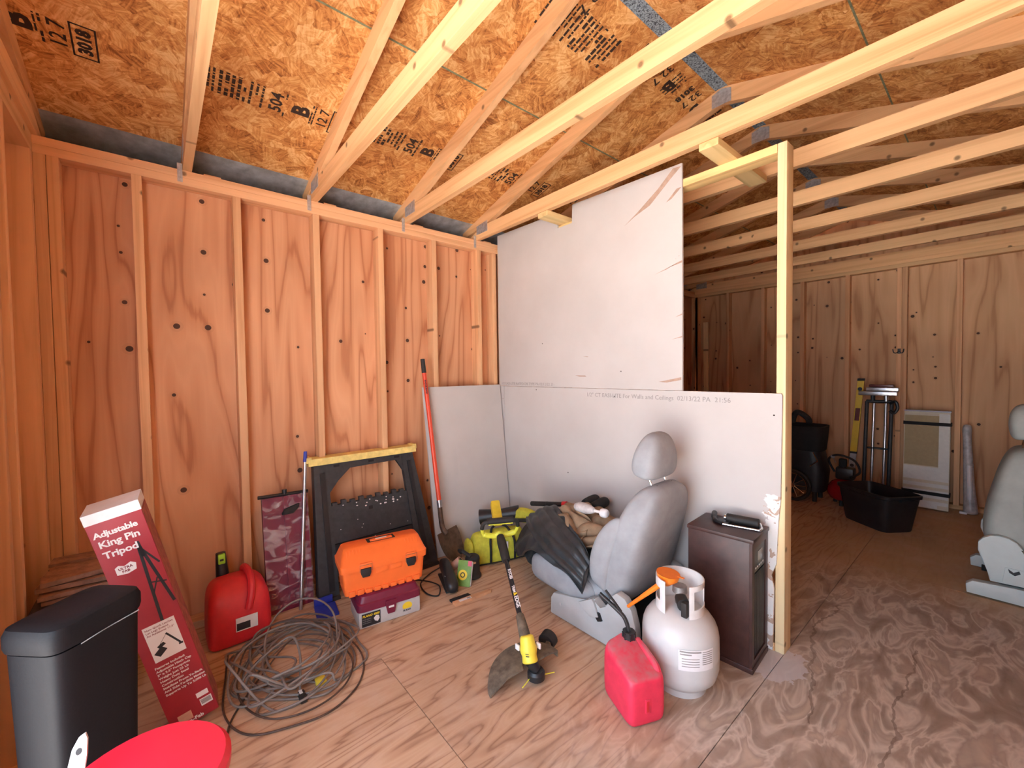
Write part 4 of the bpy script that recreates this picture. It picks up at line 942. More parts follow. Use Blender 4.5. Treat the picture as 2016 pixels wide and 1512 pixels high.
# ------------------------------------------------------------------ string trimmer
T = thing('string_trimmer', 'yellow and black string trimmer resting its handle on the tool bag', 'trimmer', (1.52, 1.56, 0))
P0, P1 = Vector((1.475, 1.580, 0.150)), Vector((0.945, 1.862, 0.385)); dv = (P1 - P0); dn = dv.normalized()
sidev = Vector((-dn.y, dn.x, 0)).normalized() * -1; upn = dn.cross(sidev) * -1
if upn.z < 0: upn = -upn
W(MB().cyl(P0 + dv * .12, P0 + dv * .78, .0125, seg=14), 'shaft', 'black_plastic', T)
W(MB().tube([P0, P0 + dv * .10, P0 + dv * .19, P0 + dv * .20], [.026, .023, .019, .014], 14), 'lower_sleeve', 'guard_dirty', T)
W(MB().tube([P0 + dv * .70, P0 + dv * .72, P0 + dv * .92, P0 + dv * .98], [.018, .024, .026, .022], 14), 'rear_grip', 'black_rubber', T)
for txt, t0, mt, sz in (('RYOBI', .60, 'print_white', .022), ('TRIM', .44, 'print_white', .018), ('&', .375, 'card_yellow', .024), ('EDGE', .345, 'print_white', .026)):
    Wtext(txt, sz, mt, T, frame(P0 + dv * t0 + upn * .0128 - sidev * .006 + Vector((.004, -.004, 0)), -dv, (upn * .3 + sidev * 1.0)), bold=.0006)
h0 = P0 + dv * 1.02
W(MB().tube(catmull([h0 - sidev * .105 + upn * .045, h0 - sidev * .09 + upn * .005, h0 - sidev * .03 - upn * .012, h0, h0 + sidev * .03 - upn * .012, h0 + sidev * .09 + upn * .005, h0 + sidev * .105 + upn * .045], 6), [.010] * 6 + [.016] * 25 + [.010] * 6, 10), 'handle_yoke', 'lime_plastic', T)
W(MB().tube(catmull([h0 - sidev * .105 + upn * .045, h0 - sidev * .095 + upn * .085, h0 - sidev * .06 + upn * .095], 5), .011, 10), 'handle_arm', 'black_rubber', T); W(MB().tube(catmull([h0 + sidev * .105 + upn * .045, h0 + sidev * .095 + upn * .085, h0 + sidev * .06 + upn * .095], 5), .011, 10), 'handle_arm', 'black_rubber', T)
W(MB().cyl(h0 - sidev * .075 + upn * .095, h0 + sidev * .075 + upn * .095, .0175, seg=14), 'front_grip', 'black_rubber', T); W(MB().tube([h0 - sidev * .07 + upn * .083 - dn * .014, h0 + sidev * .07 + upn * .083 - dn * .014], .0035, 6), 'grip_edge', 'lime_plastic', T)
W(MB().box((-.028, 0, -.02), (.028, .15, .03), .012, M=frame(h0 + dn * .05 + upn * .02, sidev, (dn + upn * .35).normalized())), 'battery', 'mustard_plastic', T, label='mustard yellow battery block')
W(MB().box((-.02, -.0008, 0), (.02, .0008, .022), M=frame(h0 - dn * .017 + upn * .002, sidev, (0, 0, 1)) @ Matrix.Rotation(PI / 2, 4, 'X')), 'sticker', 'paper_white', T)
c = Vector((1.525, 1.560, 0.0)); mt = Vector((1.475, 1.583, .175)); ml = c + Vector((-.006, .004, .080)); md = (ml - mt)
W(MB().tube([mt, mt + md * .04, mt + md * .35, mt + md * .45, mt + md * .62, mt + md * .72, mt + md * .95, ml], [.020, .032, .033, .038, .037, .030, .036, .028], 20), 'motor_housing', 'yellow_plastic', T)
for s, q in ((-1, .40), (1, .42)): W(MB().box((-.012, -.004, -.012), (.012, .004, .012), .003, M=Matrix.Translation(mt + md * q + Vector((.5, .78, 0)) * .05 * s)), 'lock_tab', 'paper_white', T)
for q in (.38, .50, .58): W(MB().tube([mt + md * q + Vector((.034 * math.cos(a), .034 * math.sin(a), 0)) * 1.08 for a in (-1.1, -.9, -.7)], .0018, 5), 'vent_slot', 'print_black', T)
m = MB(); rings = []
N = 26
for i in range(N + 1):
    th = math.radians(84 + (256 - 84) * i / N); s = i / N; dr = Vector((math.cos(th), math.sin(th), 0)); R_ = .150 + .035 * s; zo = .082 - .070 * s ** 2.0
    rings.append([c + dr * .036 + Vector((0, 0, .084 - .01 * s)), c + dr * R_ * .6 + Vector((0, 0, .088 - .03 * s)), c + dr * R_ + Vector((0, 0, zo)), c + dr * (R_ + .004) + Vector((0, 0, max(zo - .03, .001))), c + dr * (R_ - .002) + Vector((0, 0, max(zo - .03, .001))), c + dr * (R_ - .005) + Vector((0, 0, zo - .006)), c + dr * R_ * .6 + Vector((0, 0, .080 - .03 * s)), c + dr * .036 + Vector((0, 0, .076 - .01 * s))])
m.rings(rings); W(m, 'guard', 'guard_dirty', T, label='dusty brown cutting guard')
W(MB().lathe([(.001, .015), (.030, .015), (.038, .022), (.038, .045), (.030, .056), (.001, .058)], 20, Matrix.Translation(c + Vector((.012, .02, 0)))), 'spool', 'black_plastic', T)
W(MB().tube([ml + Vector((0, 0, .01)), c + Vector((.012, .02, .055))], [.024, .022], 14), 'drive_neck', 'black_plastic', T)
for a in (-1.75, 0.95): W(MB().tube([c + Vector((.012 + math.cos(a) * .030, .02 + math.sin(a) * .030, .03)), c + Vector((.012 + math.cos(a + .25) * .085, .02 + math.sin(a + .25) * .085, .022))], .0022, 6), 'cutting_line', 'lime_plastic', T)
W(MB().cyl((1.44, 1.735, .055), (1.43, 1.775, .062), .040, seg=20), 'edging_wheel', 'black_rubber', T); W(MB().tube([(1.50, 1.70, .062), (1.45, 1.74, .058)], .012, 8), 'wheel_arm', 'guard_dirty', T)

# ------------------------------------------------------------------ wooden brush
T = thing('hand_brush', 'wooden hand brush with black bristles lying on the floor', 'brush', (0.82, 1.75, 0))
a, b = Vector((0.805, 1.630, 0)), Vector((0.828, 1.885, 0)); d = (b - a).normalized(); n = Vector((-d.y, d.x, 0))
def B2(s, q): p = a + d * s + n * q; return (p.x, p.y)
W(MB().prism([B2(0, -.018), B2(.125, -.018), B2(.145, -.012), B2(.20, -.013), B2(.245, -.010), B2(.258, 0), B2(.245, .012), B2(.20, .011), B2(.145, .012), B2(.125, .018), B2(0, .018)], 2, 0.0, 0.016, bev=.003), 'brush_back', 'beech', T)
W(MB().prism([B2(.004, .018), B2(.125, .018), B2(.120, .050), B2(.0, .052)], 2, 0.002, 0.014), 'bristles', 'bristle', T, smooth=0)
W(MB().prism([B2(.035, -.012), B2(.112, -.012), B2(.112, .008), B2(.035, .008)], 2, 0.0158, 0.0166), 'label', 'paper_white', T, smooth=0); W(MB().prism([B2(.085, -.008), B2(.108, -.008), B2(.108, .004), B2(.085, .004)], 2, 0.0165, 0.017), 'label_print', 'print_grey', T, smooth=0)
W(MB().cyl((*B2(.238, 0), .0155), (*B2(.238, 0), .0166), .003, seg=8), 'hanging_hole', 'print_black', T)

# ------------------------------------------------------------------ grey car seat in front of the partition (faces the stud wall)
T = thing('car_seat', 'grey fabric car seat with headrest in front of the drywall partition', 'car seat', (1.45, 2.25, 0))
yc = 2.255
def S_(x, z, th, hw, nx, nz, e=4): return ((x, yc, z), (nx * th, 0, nz * th), (0, hw, 0), e)
W(MB().loft([S_(1.555, .185, .060, .205, 1, -.28), S_(1.575, .24, .088, .225, 1, -.28), S_(1.600, .34, .098, .235, 1, -.28), S_(1.640, .46, .094, .235, 1, -.28), S_(1.682, .58, .086, .225, 1, -.28), S_(1.722, .685, .074, .200, 1, -.30), S_(1.745, .74, .056, .165, 1, -.3), S_(1.757, .765, .034, .12, 1, -.3), S_(1.762, .772, .012, .06, 1, -.3)], 40), 'backrest', 'seat_fabric', T)
for s in (-1, 1):
    y = yc + s * .195
    W(MB().loft([((1.520, y, .235), (.045, 0, -.02), (0, .028, 0), 3), ((1.512, y + s * .012, .29), (.055, 0, -.015), (0, .042, 0), 3), ((1.530, y + s * .012, .40), (.062, 0, -.017), (0, .046, 0), 3), ((1.575, y + s * .008, .52), (.055, 0, -.017), (0, .042, 0), 3), ((1.620, y, .60), (.03, 0, -.01), (0, .026, 0), 3), ((1.632, y, .615), (.008, 0, 0), (0, .008, 0), 3)], 22), 'side_bolster', 'seat_fabric', T)
H = lambda x, z, th, hw: ((x, yc - .005, z), (th, 0, -.22 * th), (0, hw, 0), 3.2)
W(MB().loft([H(1.690, .803, .030, .105), H(1.692, .812, .060, .136), H(1.698, .86, .074, .143), H(1.708, .93, .067, .126), H(1.716, .985, .048, .095), H(1.720, 1.012, .030, .068), H(1.721, 1.022, .010, .03)], 32), 'headrest', 'seat_fabric', T)
for s in (-1, 1):
    W(MB().cyl((1.726, yc + s * .065, .745), (1.700, yc + s * .065, .815), .0065, seg=10), 'headrest_post', 'chrome', T); W(MB().cyl((1.742, yc + s * .065, .752), (1.738, yc + s * .065, .772), .016, .012, seg=12), 'post_guide', 'black_plastic', T)
C_ = lambda x, z, h, hw: ((x, yc, z), (0, 0, h), (0, hw, 0), 4)
W(MB().loft([C_(1.015, .215, .04, .15), C_(1.03, .21, .065, .19), C_(1.10, .205, .085, .215), C_(1.30, .195, .085, .225), C_(1.48, .185, .08, .225), C_(1.56, .18, .06, .20)], 36), 'cushion', 'seat_fabric', T)
for s in (-1, 1):
    y = yc + s * .205
    W(MB().loft([((1.03, y, .20), (0, .02, 0), (0, 0, .04), 2.5), ((1.06, y + s * .01, .205), (0, .045, 0), (0, 0, .075), 2.5), ((1.20, y + s * .012, .205), (0, .05, 0), (0, 0, .080), 2.5), ((1.38, y + s * .01, .19), (0, .046, 0), (0, 0, .075), 2.5), ((1.50, y, .18), (0, .03, 0), (0, 0, .05), 2.5)], 22), 'cushion_bolster', 'seat_fabric', T)
    yy0, yy1 = (1.988, 2.03) if s < 0 else (2.475, 2.515)
    side = [(1.222, 0.006), (1.226, .095), (1.245, .125), (1.36, .150), (1.45, .165), (1.49, .195), (1.525, .205), (1.56, .165), (1.60, .19), (1.62, .255), (1.655, .285), (1.70, .275), (1.735, .235), (1.755, .17), (1.765, .08), (1.76, 0.006)]
    W(MB().prism(side, 1, yy0, yy1, bev=.008), 'side_cover', 'seat_plastic', T, label='pale grey plastic side cover')
W(MB().box((1.25, 2.032, .02), (1.74, 2.473, .11), .01), 'seat_frame', 'black_matte', T)
for s in (-1,):
    y = 1.986
    W(MB().prism([(1.505, .150), (1.56, .150), (1.575, .118), (1.55, .106), (1.535, .122), (1.512, .126)], 1, y - .006, y + .004), 'recline_slot', 'black_plastic', T, smooth=0); W(MB().cyl((1.30, y - .001, .085), (1.30, y + .006, .085), .008, seg=12), 'screw_cap', 'grey_plastic', T)
    W(MB().prism([(1.43, .155), (1.515, .205), (1.53, .19), (1.555, .13), (1.51, .11), (1.46, .135)], 1, y - .010, y + .004, bev=.003), 'lever_housing', 'seat_plastic', T)
W(MB().box((1.29, 2.05, 0.0), (1.36, 2.10, .03), .004), 'floor_bracket', 'black_matte', T); W(MB().box((1.64, 2.05, 0.0), (1.71, 2.10, .03), .004), 'floor_bracket', 'black_matte', T); W(MB().box((1.29, 2.40, 0.0), (1.36, 2.45, .03), .004), 'floor_bracket', 'black_matte', T); W(MB().box((1.64, 2.40, 0.0), (1.71, 2.45, .03), .004), 'floor_bracket', 'black_matte', T)

# clothes and odds and ends heaped on the seat
T = thing('leather_jacket', 'crumpled charcoal leather jacket draped over the car seat cushion', 'jacket', (1.2, 2.2, .3))
g = [[(0.93, 2.44, .34), (0.90, 2.33, .36), (0.88, 2.22, .345), (0.87, 2.12, .29), (0.90, 2.03, .20)],
     [(1.06, 2.47, .42), (1.02, 2.34, .44), (1.00, 2.22, .43), (1.02, 2.10, .39), (1.06, 1.985, .30)],
     [(1.20, 2.47, .40), (1.18, 2.34, .41), (1.17, 2.22, .42), (1.18, 2.09, .40), (1.22, 1.965, .30)],
     [(1.34, 2.46, .36), (1.33, 2.34, .37), (1.33, 2.22, .40), (1.34, 2.09, .38), (1.37, 1.965, .275)],
     [(1.43, 2.45, .33), (1.43, 2.34, .34), (1.435, 2.22, .36), (1.45, 2.08, .34), (1.475, 1.955, .22)]]
W(patch(g, 90, 90, 0.012, 0.014, 8, 2, lambda a, b: 0.026 * (abs(math.sin(b * 6.5 + a * 4 + 1.5 * math.sin(a * 5))) ** .8 - .5) + .008 * math.sin(a * 23 + b * 9)), 'jacket_body', 'leather_charcoal', T)
g = [[(0.98, 2.27, .46), (0.93, 2.20, .45), (0.89, 2.13, .40)], [(1.08, 2.21, .485), (1.04, 2.12, .46), (1.00, 2.05, .39)], [(1.24, 2.12, .455), (1.22, 2.03, .42), (1.20, 1.975, .345)], [(1.40, 2.06, .41), (1.395, 1.99, .37), (1.39, 1.95, .30)], [(1.47, 2.03, .35), (1.475, 1.98, .32), (1.48, 1.945, .25)]]
W(patch(g, 60, 36, 0.014, 0.012, 10, 5, lambda a, b: 0.016 * math.sin(b * 3.1) + .010 * abs(math.sin(a * 14 + b * 3))), 'sleeve', 'leather_charcoal', T)
T = thing('knit_sweater', 'dark charcoal knit sweater hanging off the front of the car seat', 'sweater', (0.85, 2.2, .2))
g = [[(0.70, 2.40, .20), (0.69, 2.31, .23), (0.70, 2.23, .20), (0.74, 2.17, .13)], [(0.78, 2.42, .30), (0.77, 2.31, .31), (0.78, 2.21, .285), (0.82, 2.13, .19)], [(0.88, 2.42, .33), (0.87, 2.31, .33), (0.88, 2.18, .30), (0.92, 2.08, .20)], [(0.99, 2.40, .32), (0.98, 2.30, .325), (0.99, 2.15, .295), (1.02, 2.03, .19)]]
W(patch(g, 30, 30, 0.03, 0.012, 8, 9), 'sweater', 'knit_charcoal', T)
T = thing('khaki_trousers', 'bunched khaki cloth trousers heaped on the car seat beside the backrest', 'clothes', (1.3, 2.25, .4))
def folds(f1, f2, amp, ph=0.0):
    def r(a, b):
        q = a * f1 + 1.3 * math.sin(b * f2 + ph) + 0.6 * math.sin(a * 9 + b * 7 + ph)
        return amp * (abs(math.sin(q)) ** 0.7 - 0.5) + amp * 0.35 * math.sin(b * f2 * 2.1 + a * 5)
    return r
g = [[(1.10, 2.41, .40), (1.09, 2.33, .465), (1.09, 2.24, .47), (1.11, 2.16, .42), (1.13, 2.10, .365)], [(1.20, 2.42, .43), (1.19, 2.34, .50), (1.18, 2.24, .51), (1.19, 2.15, .46), (1.21, 2.085, .385)],
     [(1.30, 2.42, .43), (1.30, 2.34, .485), (1.29, 2.24, .495), (1.29, 2.15, .455), (1.30, 2.075, .375)], [(1.40, 2.41, .41), (1.40, 2.33, .46), (1.40, 2.24, .475), (1.40, 2.15, .45), (1.39, 2.075, .385)], [(1.47, 2.40, .38), (1.48, 2.33, .42), (1.485, 2.24, .44), (1.48, 2.16, .43), (1.46, 2.085, .39)]]
W(patch(g, 110, 110, .010, .010, 12, 4, folds(13, 8, .040)), 'trouser_seat', 'khaki_cloth', T)
g = [[(1.12, 2.20, .485), (1.13, 2.13, .44), (1.16, 2.075, .365)], [(1.19, 2.20, .525), (1.20, 2.12, .475), (1.23, 2.055, .375)], [(1.27, 2.19, .51), (1.28, 2.11, .455), (1.31, 2.045, .355)], [(1.36, 2.20, .485), (1.37, 2.13, .45), (1.38, 2.06, .37)]]
W(patch(g, 80, 80, .010, .008, 14, 8, folds(11, 5, .034, 1.0)), 'trouser_leg', 'khaki_cloth', T)
T = thing('folded_umbrella', 'slim black rod with a red ring lying across the clothes on the car seat', 'umbrella', (0.9, 2.32, .42))
a, b = Vector((0.745, 2.30, .428)), Vector((1.10, 2.35, .492)); d = b - a
W(MB().cyl(a, a + d * .72, .016, .0145, 14), 'rod', 'black_rubber', T); W(MB().cyl(a + d * .72, a + d * .80, .0195, seg=16), 'ring', 'red_plastic', T, label='shiny red ring'); W(MB().cyl(a + d * .80, b, .012, .009, 12), 'tip', 'steel', T); W(MB().cyl(a + d * .35, a + d * .37, .0165, seg=12), 'collar', 'black_plastic', T)
T = thing('light_bulb', 'clear bulb with a white base lying on the khaki clothes', 'bulb', (1.35, 2.2, .53))
a, b = Vector((1.215, 2.205, .545)), Vector((1.455, 2.195, .560)); d = (b - a)
W(MB().tube([a, a + d * .05, a + d * .2, a + d * .4, a + d * .55, a + d * .62], [.010, .024, .032, .030, .020, .014], 18), 'glass', 'frosted_wrap', T); W(MB().tube([a + d * .6, a + d * .8], .008, 10), 'stem', 'paper_white', T); W(MB().tube([a + d * .80, a + d * .84, a + d * .95, b], [.020, .026, .026, .018], 10), 'base', 'box_white', T)
T = thing('binoculars', 'pair of black rounded barrels behind the clothes near the partition', 'binoculars', (1.22, 2.45, .47))
for s in (-.036, .036): W(MB().tube([(1.19 + s, 2.36, .50), (1.19 + s, 2.37, .503), (1.20 + s, 2.45, .52), (1.20 + s, 2.485, .52)], [.028, .034, .034, .026], 18), 'barrel', 'black_matte', T)
W(MB().box((1.18, 2.40, .495), (1.21, 2.45, .525), .006), 'bridge', 'black_matte', T)

# ------------------------------------------------------------------ front gas can
T = thing('gas_can', 'small dusty pink-red gas can with a long black spout in front of the white tank', 'gas can', (1.90, 1.77, 0))
Bq, e1, e2 = Vector((1.945, 1.665, 0)), Vector((-.917, .4, 0)), Vector((.4, .917, 0)); L1_, L2_ = .212, .160
cc = Bq + e1 * L1_ / 2 + e2 * L2_ / 2
def G(z, s1, s2, o1=0, o2=0, e=7, tilt=0.0): return (cc + e1 * o1 + e2 * o2 + Vector((0, 0, z)), e1 * L1_ / 2 * s1 + Vector((0, 0, tilt)), e2 * L2_ / 2 * s2, e)
W(MB().loft([G(0.0, .84, .82), G(.008, .93, .92), G(.025, 1.0, 1.0), G(.10, 1.0, 1.0), G(.170, .995, .99, tilt=.008), G(.188, .965, .95, .002, .002, 6, .012), G(.200, .88, .84, .010, .006, 6, .015), G(.207, .72, .66, .022, .012, 5, .014), G(.222, .42, .42, .060, .026, 4, .008), G(.227, .25, .25, .070, .030, 3, .004)], 48), 'can_body', 'pink_red_plastic', T)
h = cc + e2 * .06
W(MB().tube(catmull([h - e1 * .075 + Vector((0, 0, .155)), h - e1 * .065 + Vector((0, 0, .190)), h + Vector((0, 0, .208)), h + e1 * .06 + Vector((0, 0, .215))], 6), .014, 10), 'handle', 'pink_red_plastic', T)
f = Bq + e2 * .075
W(MB().box((-.011, -.026, -.003), (.011, .026, .003), .0028, M=frame(f + Vector((0, 0, .082)) - e1 * .0005, e2, (0, 0, 1))), 'moulded_panel', 'pink_red_plastic', T)
W(MB().box((-.008, -.02, -.0035), (.004, .02, .0036), .002, M=frame(f + Vector((0, 0, .082)) - e1 * .0008, e2, (0, 0, 1))), 'panel_recess', 'red_plastic', T)
k = cc + e1 * .074 + e2 * .030
W(MB().cyl(k + Vector((0, 0, .205)), k + Vector((0, 0, .252)), .026, .025, 12), 'spout_cap', 'black_plastic', T)
for i in range(8):
    a = 2 * PI * i / 8; q = k + Vector((math.cos(a) * .0255, math.sin(a) * .0255, .212)); W(MB().box((-.003, -.003, 0), (.003, .003, .036), .001, M=Matrix.Translation(q) @ Matrix.Rotation(a, 4, 'Z')), 'cap_grip', 'black_plastic', T)
W(MB().tube(catmull([k + Vector((0, 0, .250)), k + Vector((-.012, -.004, .29)), k + Vector((-.035, -.012, .318)), k + Vector((-.118, -.040, .375))], 6), .0085, 12), 'spout', 'black_plastic', T)
W(MB().tube([k + Vector((-.030, -.010, .322)), k + Vector((-.055, -.018, .352)), k + Vector((-.098, -.026, .392))], .0055, 8), 'vent_tube', 'black_plastic', T)

# ------------------------------------------------------------------ propane tank with funnel
T = thing('propane_tank', 'white propane tank standing between the car seat and the brown heater', 'tank', (1.934, 2.047, 0))
tc = Vector((1.934, 2.047, 0)); Mt = Matrix.Translation(tc)
W(MB().lathe([(.100, 0), (.103, .0), (.103, .034), (.098, .034), (.097, .006)], 40, Mt, cap=False), 'foot_ring', 'tank_white', T)
W(MB().lathe([(.001, .022), (.085, .024), (.118, .036), (.141, .062), (.1515, .10), (.1530, .155), (.1535, .158), (.1530, .161), (.1520, .225), (.148, .252), (.140, .274), (.122, .300), (.095, .320), (.060, .333), (.025, .338), (.001, .3385)], 56, Mt), 'tank_body', 'tank_white', T)
def curved(r, a0, a1, z0, z1, holes=(), na=40, nz=14, th=.004):
    m = MB(); 
    def inside(a, z): return any(h0 < a < h1 and g0 < z < g1 for h0, h1, g0, g1 in holes)
    P_ = lambda i, j, rr: tc + Vector((rr * math.cos(a0 + (a1 - a0) * i / na), rr * math.sin(a0 + (a1 - a0) * i / na), z0 + (z1 - z0) * j / nz))
    keep = {(i, j) for i in range(na) for j in range(nz) if not inside(a0 + (a1 - a0) * (i + .5) / na, z0 + (z1 - z0) * (j + .5) / nz)}
    vi, vo = {}, {}
    def V(d_, i, j, rr):
        if (i, j) not in d_: d_[(i, j)] = m.b.verts.new(P_(i, j, rr))
        return d_[(i, j)]
    for i, j in keep:
        q = [(i, j), (i + 1, j), (i + 1, j + 1), (i, j + 1)]
        m.b.faces.new([V(vo, a, b, r) for a, b in q]); m.b.faces.new([V(vi, a, b, r - th) for a, b in reversed(q)])
        for (a, b), nb in zip(((q[0], q[1]), (q[1], q[2]), (q[2], q[3]), (q[3], q[0])), ((i, j - 1), (i + 1, j), (i, j + 1), (i - 1, j))):
            if nb not in keep: m.b.faces.new([V(vo, *a, r), V(vi, *a, r - th), V(vi, *b, r - th), V(vo, *b, r)])
    return m
# collar: gap towards the camera, a hand hole on each flank
g0, g1 = -1.30 + .60, -1.30 + 2 * PI - .42
W(curved(.096, g0, g1, .318, .452, ((g0 + .22, g0 + 1.35, .352, .428), (g1 - 1.25, g1 - .30, .362, .418)), 72, 18), 'collar', 'tank_collar', T)
W(MB().cyl(tc + Vector((0, 0, .337)), tc + Vector((0, 0, .385)), .020, .016, 14), 'valve_body', 'valve_grey', T); W(MB().cyl(tc + Vector((0, 0, .385)), tc + Vector((0, 0, .412)), .030, .028, 12), 'hand_wheel', 'valve_grey', T)
W(MB().cyl(tc + Vector((.012, -.015, .368)), tc + Vector((.048, -.058, .366)), .024, .026, 14), 'outlet_nut', 'black_rubber', T); W(MB().box((-.012, -.012, -.03), (.012, .012, .03), .004, M=Matrix.Translation(tc + Vector((.058, -.068, .358)))), 'outlet_plug', 'black_rubber', T)
la = math.atan2(-1.68, .85)
W(curved(.1538, la - .02, la + .92, .150, .232, (), 24, 6, .0008), 'label', 'box_white', T)
m_ = [(la + .01, la + .55, .222, .228), (la + .02, la + .30, .212, .217)] + [(la + .06, la + .50, .196 - i * .010, .199 - i * .010) for i in range(4)] + [(la + .58, la + .90, .222 - i * .008, .225 - i * .008) for i in range(7)]
for q in m_: W(curved(.1542, q[0], q[1], q[2], q[3], (), 10, 1, .0004), 'label_print', 'print_grey', T)
T = thing('funnel', 'orange plastic funnel hung in the collar of the white propane tank', 'funnel', (1.89, 2.03, .43))
fb = Vector((1.899, 2.017, .462)); axis = Vector((-.62, -.16, -.40)).normalized(); fup = Vector((.10, .02, 1)).normalized()
def FR_(p, axis_, r): q = axis_.to_track_quat('Z', 'Y'); return [p + q @ Vector((r * math.cos(2 * PI * i / 24), r * math.sin(2 * PI * i / 24), 0)) for i in range(24)]
W(MB().rings([FR_(fb, -fup, .048), FR_(fb - fup * .022 , -fup, .043), FR_(fb - fup * .042 + Vector((-.012, -.004, 0)), (-fup + axis).normalized(), .024), FR_(fb - fup * .046 + Vector((-.022, -.008, -.004)), axis, .013), FR_(fb - fup * .040 + Vector((-.010, -.004, 0)), (-fup + axis).normalized(), .021), FR_(fb - fup * .022, -fup, .0405), FR_(fb + fup * .0005, -fup, .0455), FR_(fb + fup * .0005, -fup, .048)], True, True), 'bowl', 'orange_funnel', T)
st = fb - fup * .046 + Vector((-.018, -.007, -.002))
W(MB().cyl(st, st + Vector((-.150, -.035, -.155)), .0125, .0070, 14), 'stem', 'orange_funnel', T); W(MB().box((-.012, -.006, -.001), (.014, .006, .002), .001, M=Matrix.Translation(fb + Vector((.052, .008, -.003)))), 'hang_tab', 'orange_funnel', T)

# ------------------------------------------------------------------ brown cabinet heater
T = thing('cabinet_heater', 'dark brown wooden cabinet heater with a black grille against the drywall', 'heater', (1.985, 2.302, 0), (0, 0, .06))
hw, hd, hh = .1385, .222, .59
MB().box((-hw, 0, .022), (hw - .012, hd, hh - .018), .003).build('cabinet', 'heater_wood', T); MB().box((-hw - .004, -.005, hh - .018), (hw + .006, hd + .003, hh), .004).build('top', 'heater_wood', T); MB().box((-hw - .003, -.004, 0), (hw + .004, hd + .002, .024), .003).build('plinth', 'heater_wood', T)
fx = hw - .012
for y0, y1, z0, z1 in ((0, .030, .024, hh - .018), (hd - .030, hd, .024, hh - .018), (.03, hd - .03, hh - .05, hh - .018), (.03, hd - .03, .024, .05)): bx('front_frame', (fx, y0, z0), (fx + .012, y1, z1), 'heater_wood', T)
bx('control_panel', (fx - .002, .033, .43), (fx + .008, hd - .033, hh - .053), 'heater_black', T); bx('display', (fx + .008, .085, .470), (fx + .0095, .145, .515), 'display_glass', T)
for i in range(5): bx('button', (fx + .008, .050 + i * .026, .445), (fx + .0105, .062 + i * .026, .452), 'grey_plastic', T)
bx('grille_back', (fx - .004, .033, .052), (fx + .001, hd - .033, .425), 'heater_black', T)
for i in range(12): bx('grille_bar', (fx + .001, .040 + i * .0125, .055), (fx + .008, .046 + i * .0125, .422), 'heater_black', T)
T = thing('bike_pump', 'small hand pump with a black grip and chrome rod lying on the heater', 'pump', (2.0, 2.42, hh))
a, b = Vector((1.958, 2.452, hh + .022)), Vector((2.095, 2.476, hh + .022)); d = b - a
W(MB().tube([a, a + d * .03, a + d * .97, b], [.017, .021, .021, .017], 16), 'grip', 'black_rubber', T); W(MB().cyl(a - d * .06, a, .013, seg=12), 'grip_ferrule', 'chrome', T)
W(MB().cyl((1.965, 2.392, hh + .007), (2.110, 2.428, hh + .007), .0052, seg=10), 'rod', 'chrome', T); W(MB().tube([(2.110, 2.428, hh + .007), (2.112, 2.45, hh + .01), b], .006, 8), 'end_link', 'steel', T)
W(MB().tube(catmull([(1.965, 2.392, hh + .010), (1.93, 2.405, hh + .012), (1.905, 2.44, hh + .014), (1.885, 2.490, hh + .018)], 5), [.008] * 5 + [.010] * 5 + [.013] * 6, 10), 'foot_arm', 'black_plastic', T); W(MB().box((1.925, 2.40, hh + .001), (1.985, 2.45, hh + .014), .004), 'hinge', 'black_plastic', T)
# ------------------------------------------------------------------ beyond the partition
T = thing('storage_tote', 'black plastic tote with a flared rim on the floor of the far room', 'tote', (2.14, 4.98, 0), (0, 0, math.radians(-37)))
def TR(z, s, a=.245, b=.165): return ((0, 0, z), (a * s, 0, 0), (0, b * s, 0), 7)
MB().loft([TR(0, .78), TR(.01, .80), TR(.20, .92), TR(.27, .97), TR(.275, 1.02), TR(.30, 1.03), TR(.303, .985), TR(.27, .94), TR(.03, .76), TR(.025, .5)], 40).build('tub', 'black_plastic', T)
for s in (-1, 1): MB().box((s * .25 - .012, -.055, .262), (s * .25 + .012, .055, .282), .004).build('handle', 'black_plastic', T)
T = thing('spirit_level', 'tall yellow spirit level standing against the far gable wall', 'level', (1.77, 5.93, 0))
def LV(z): return Vector((1.755 + .066 * z, 5.90 + .048 * z, z))
def lvbox(m, z0, z1, w0, w1, f, b):
    A = LV(z0); B_ = LV(z1); return m.rings([[A + Vector((w0, f, 0)), A + Vector((w1, f, 0)), A + Vector((w1, b, 0)), A + Vector((w0, b, 0))], [B_ + Vector((w0, f, 0)), B_ + Vector((w1, f, 0)), B_ + Vector((w1, b, 0)), B_ + Vector((w0, b, 0))]])
W(lvbox(MB(), .44, 1.185, 0, .054, -.011, .011), 'body', 'level_yellow', T, smooth=0); W(lvbox(MB(), 1.185, 1.21, -.002, .056, -.013, .013), 'end_cap', 'black_rubber', T, smooth=0); W(lvbox(MB(), .0, .43, 0, .054, -.011, .011), 'lower_body', 'grey_plastic', T, smooth=0, label='pale grey lower half'); W(lvbox(MB(), .425, .445, -.001, .055, -.012, .012), 'joint_band', 'black_rubber', T, smooth=0)
W(lvbox(MB(), .77, .90, .008, .046, -.0125, .0), 'vial_window', 'vial', T, smooth=0); p = LV(1.10) + Vector((.027, -.011, 0)); W(MB().cyl(p, p + Vector((0, -.002, 0)), .019, seg=16), 'vial_window', 'black_plastic', T); p = LV(.30) + Vector((.027, -.011, 0)); W(MB().cyl(p, p + Vector((0, -.002, 0)), .017, seg=16), 'vial_window', 'charcoal_plastic', T)
T = thing('work_stand', 'folded black tubular work stand with silver crossbars by the far wall', 'stand', (2.03, 5.78, 0))
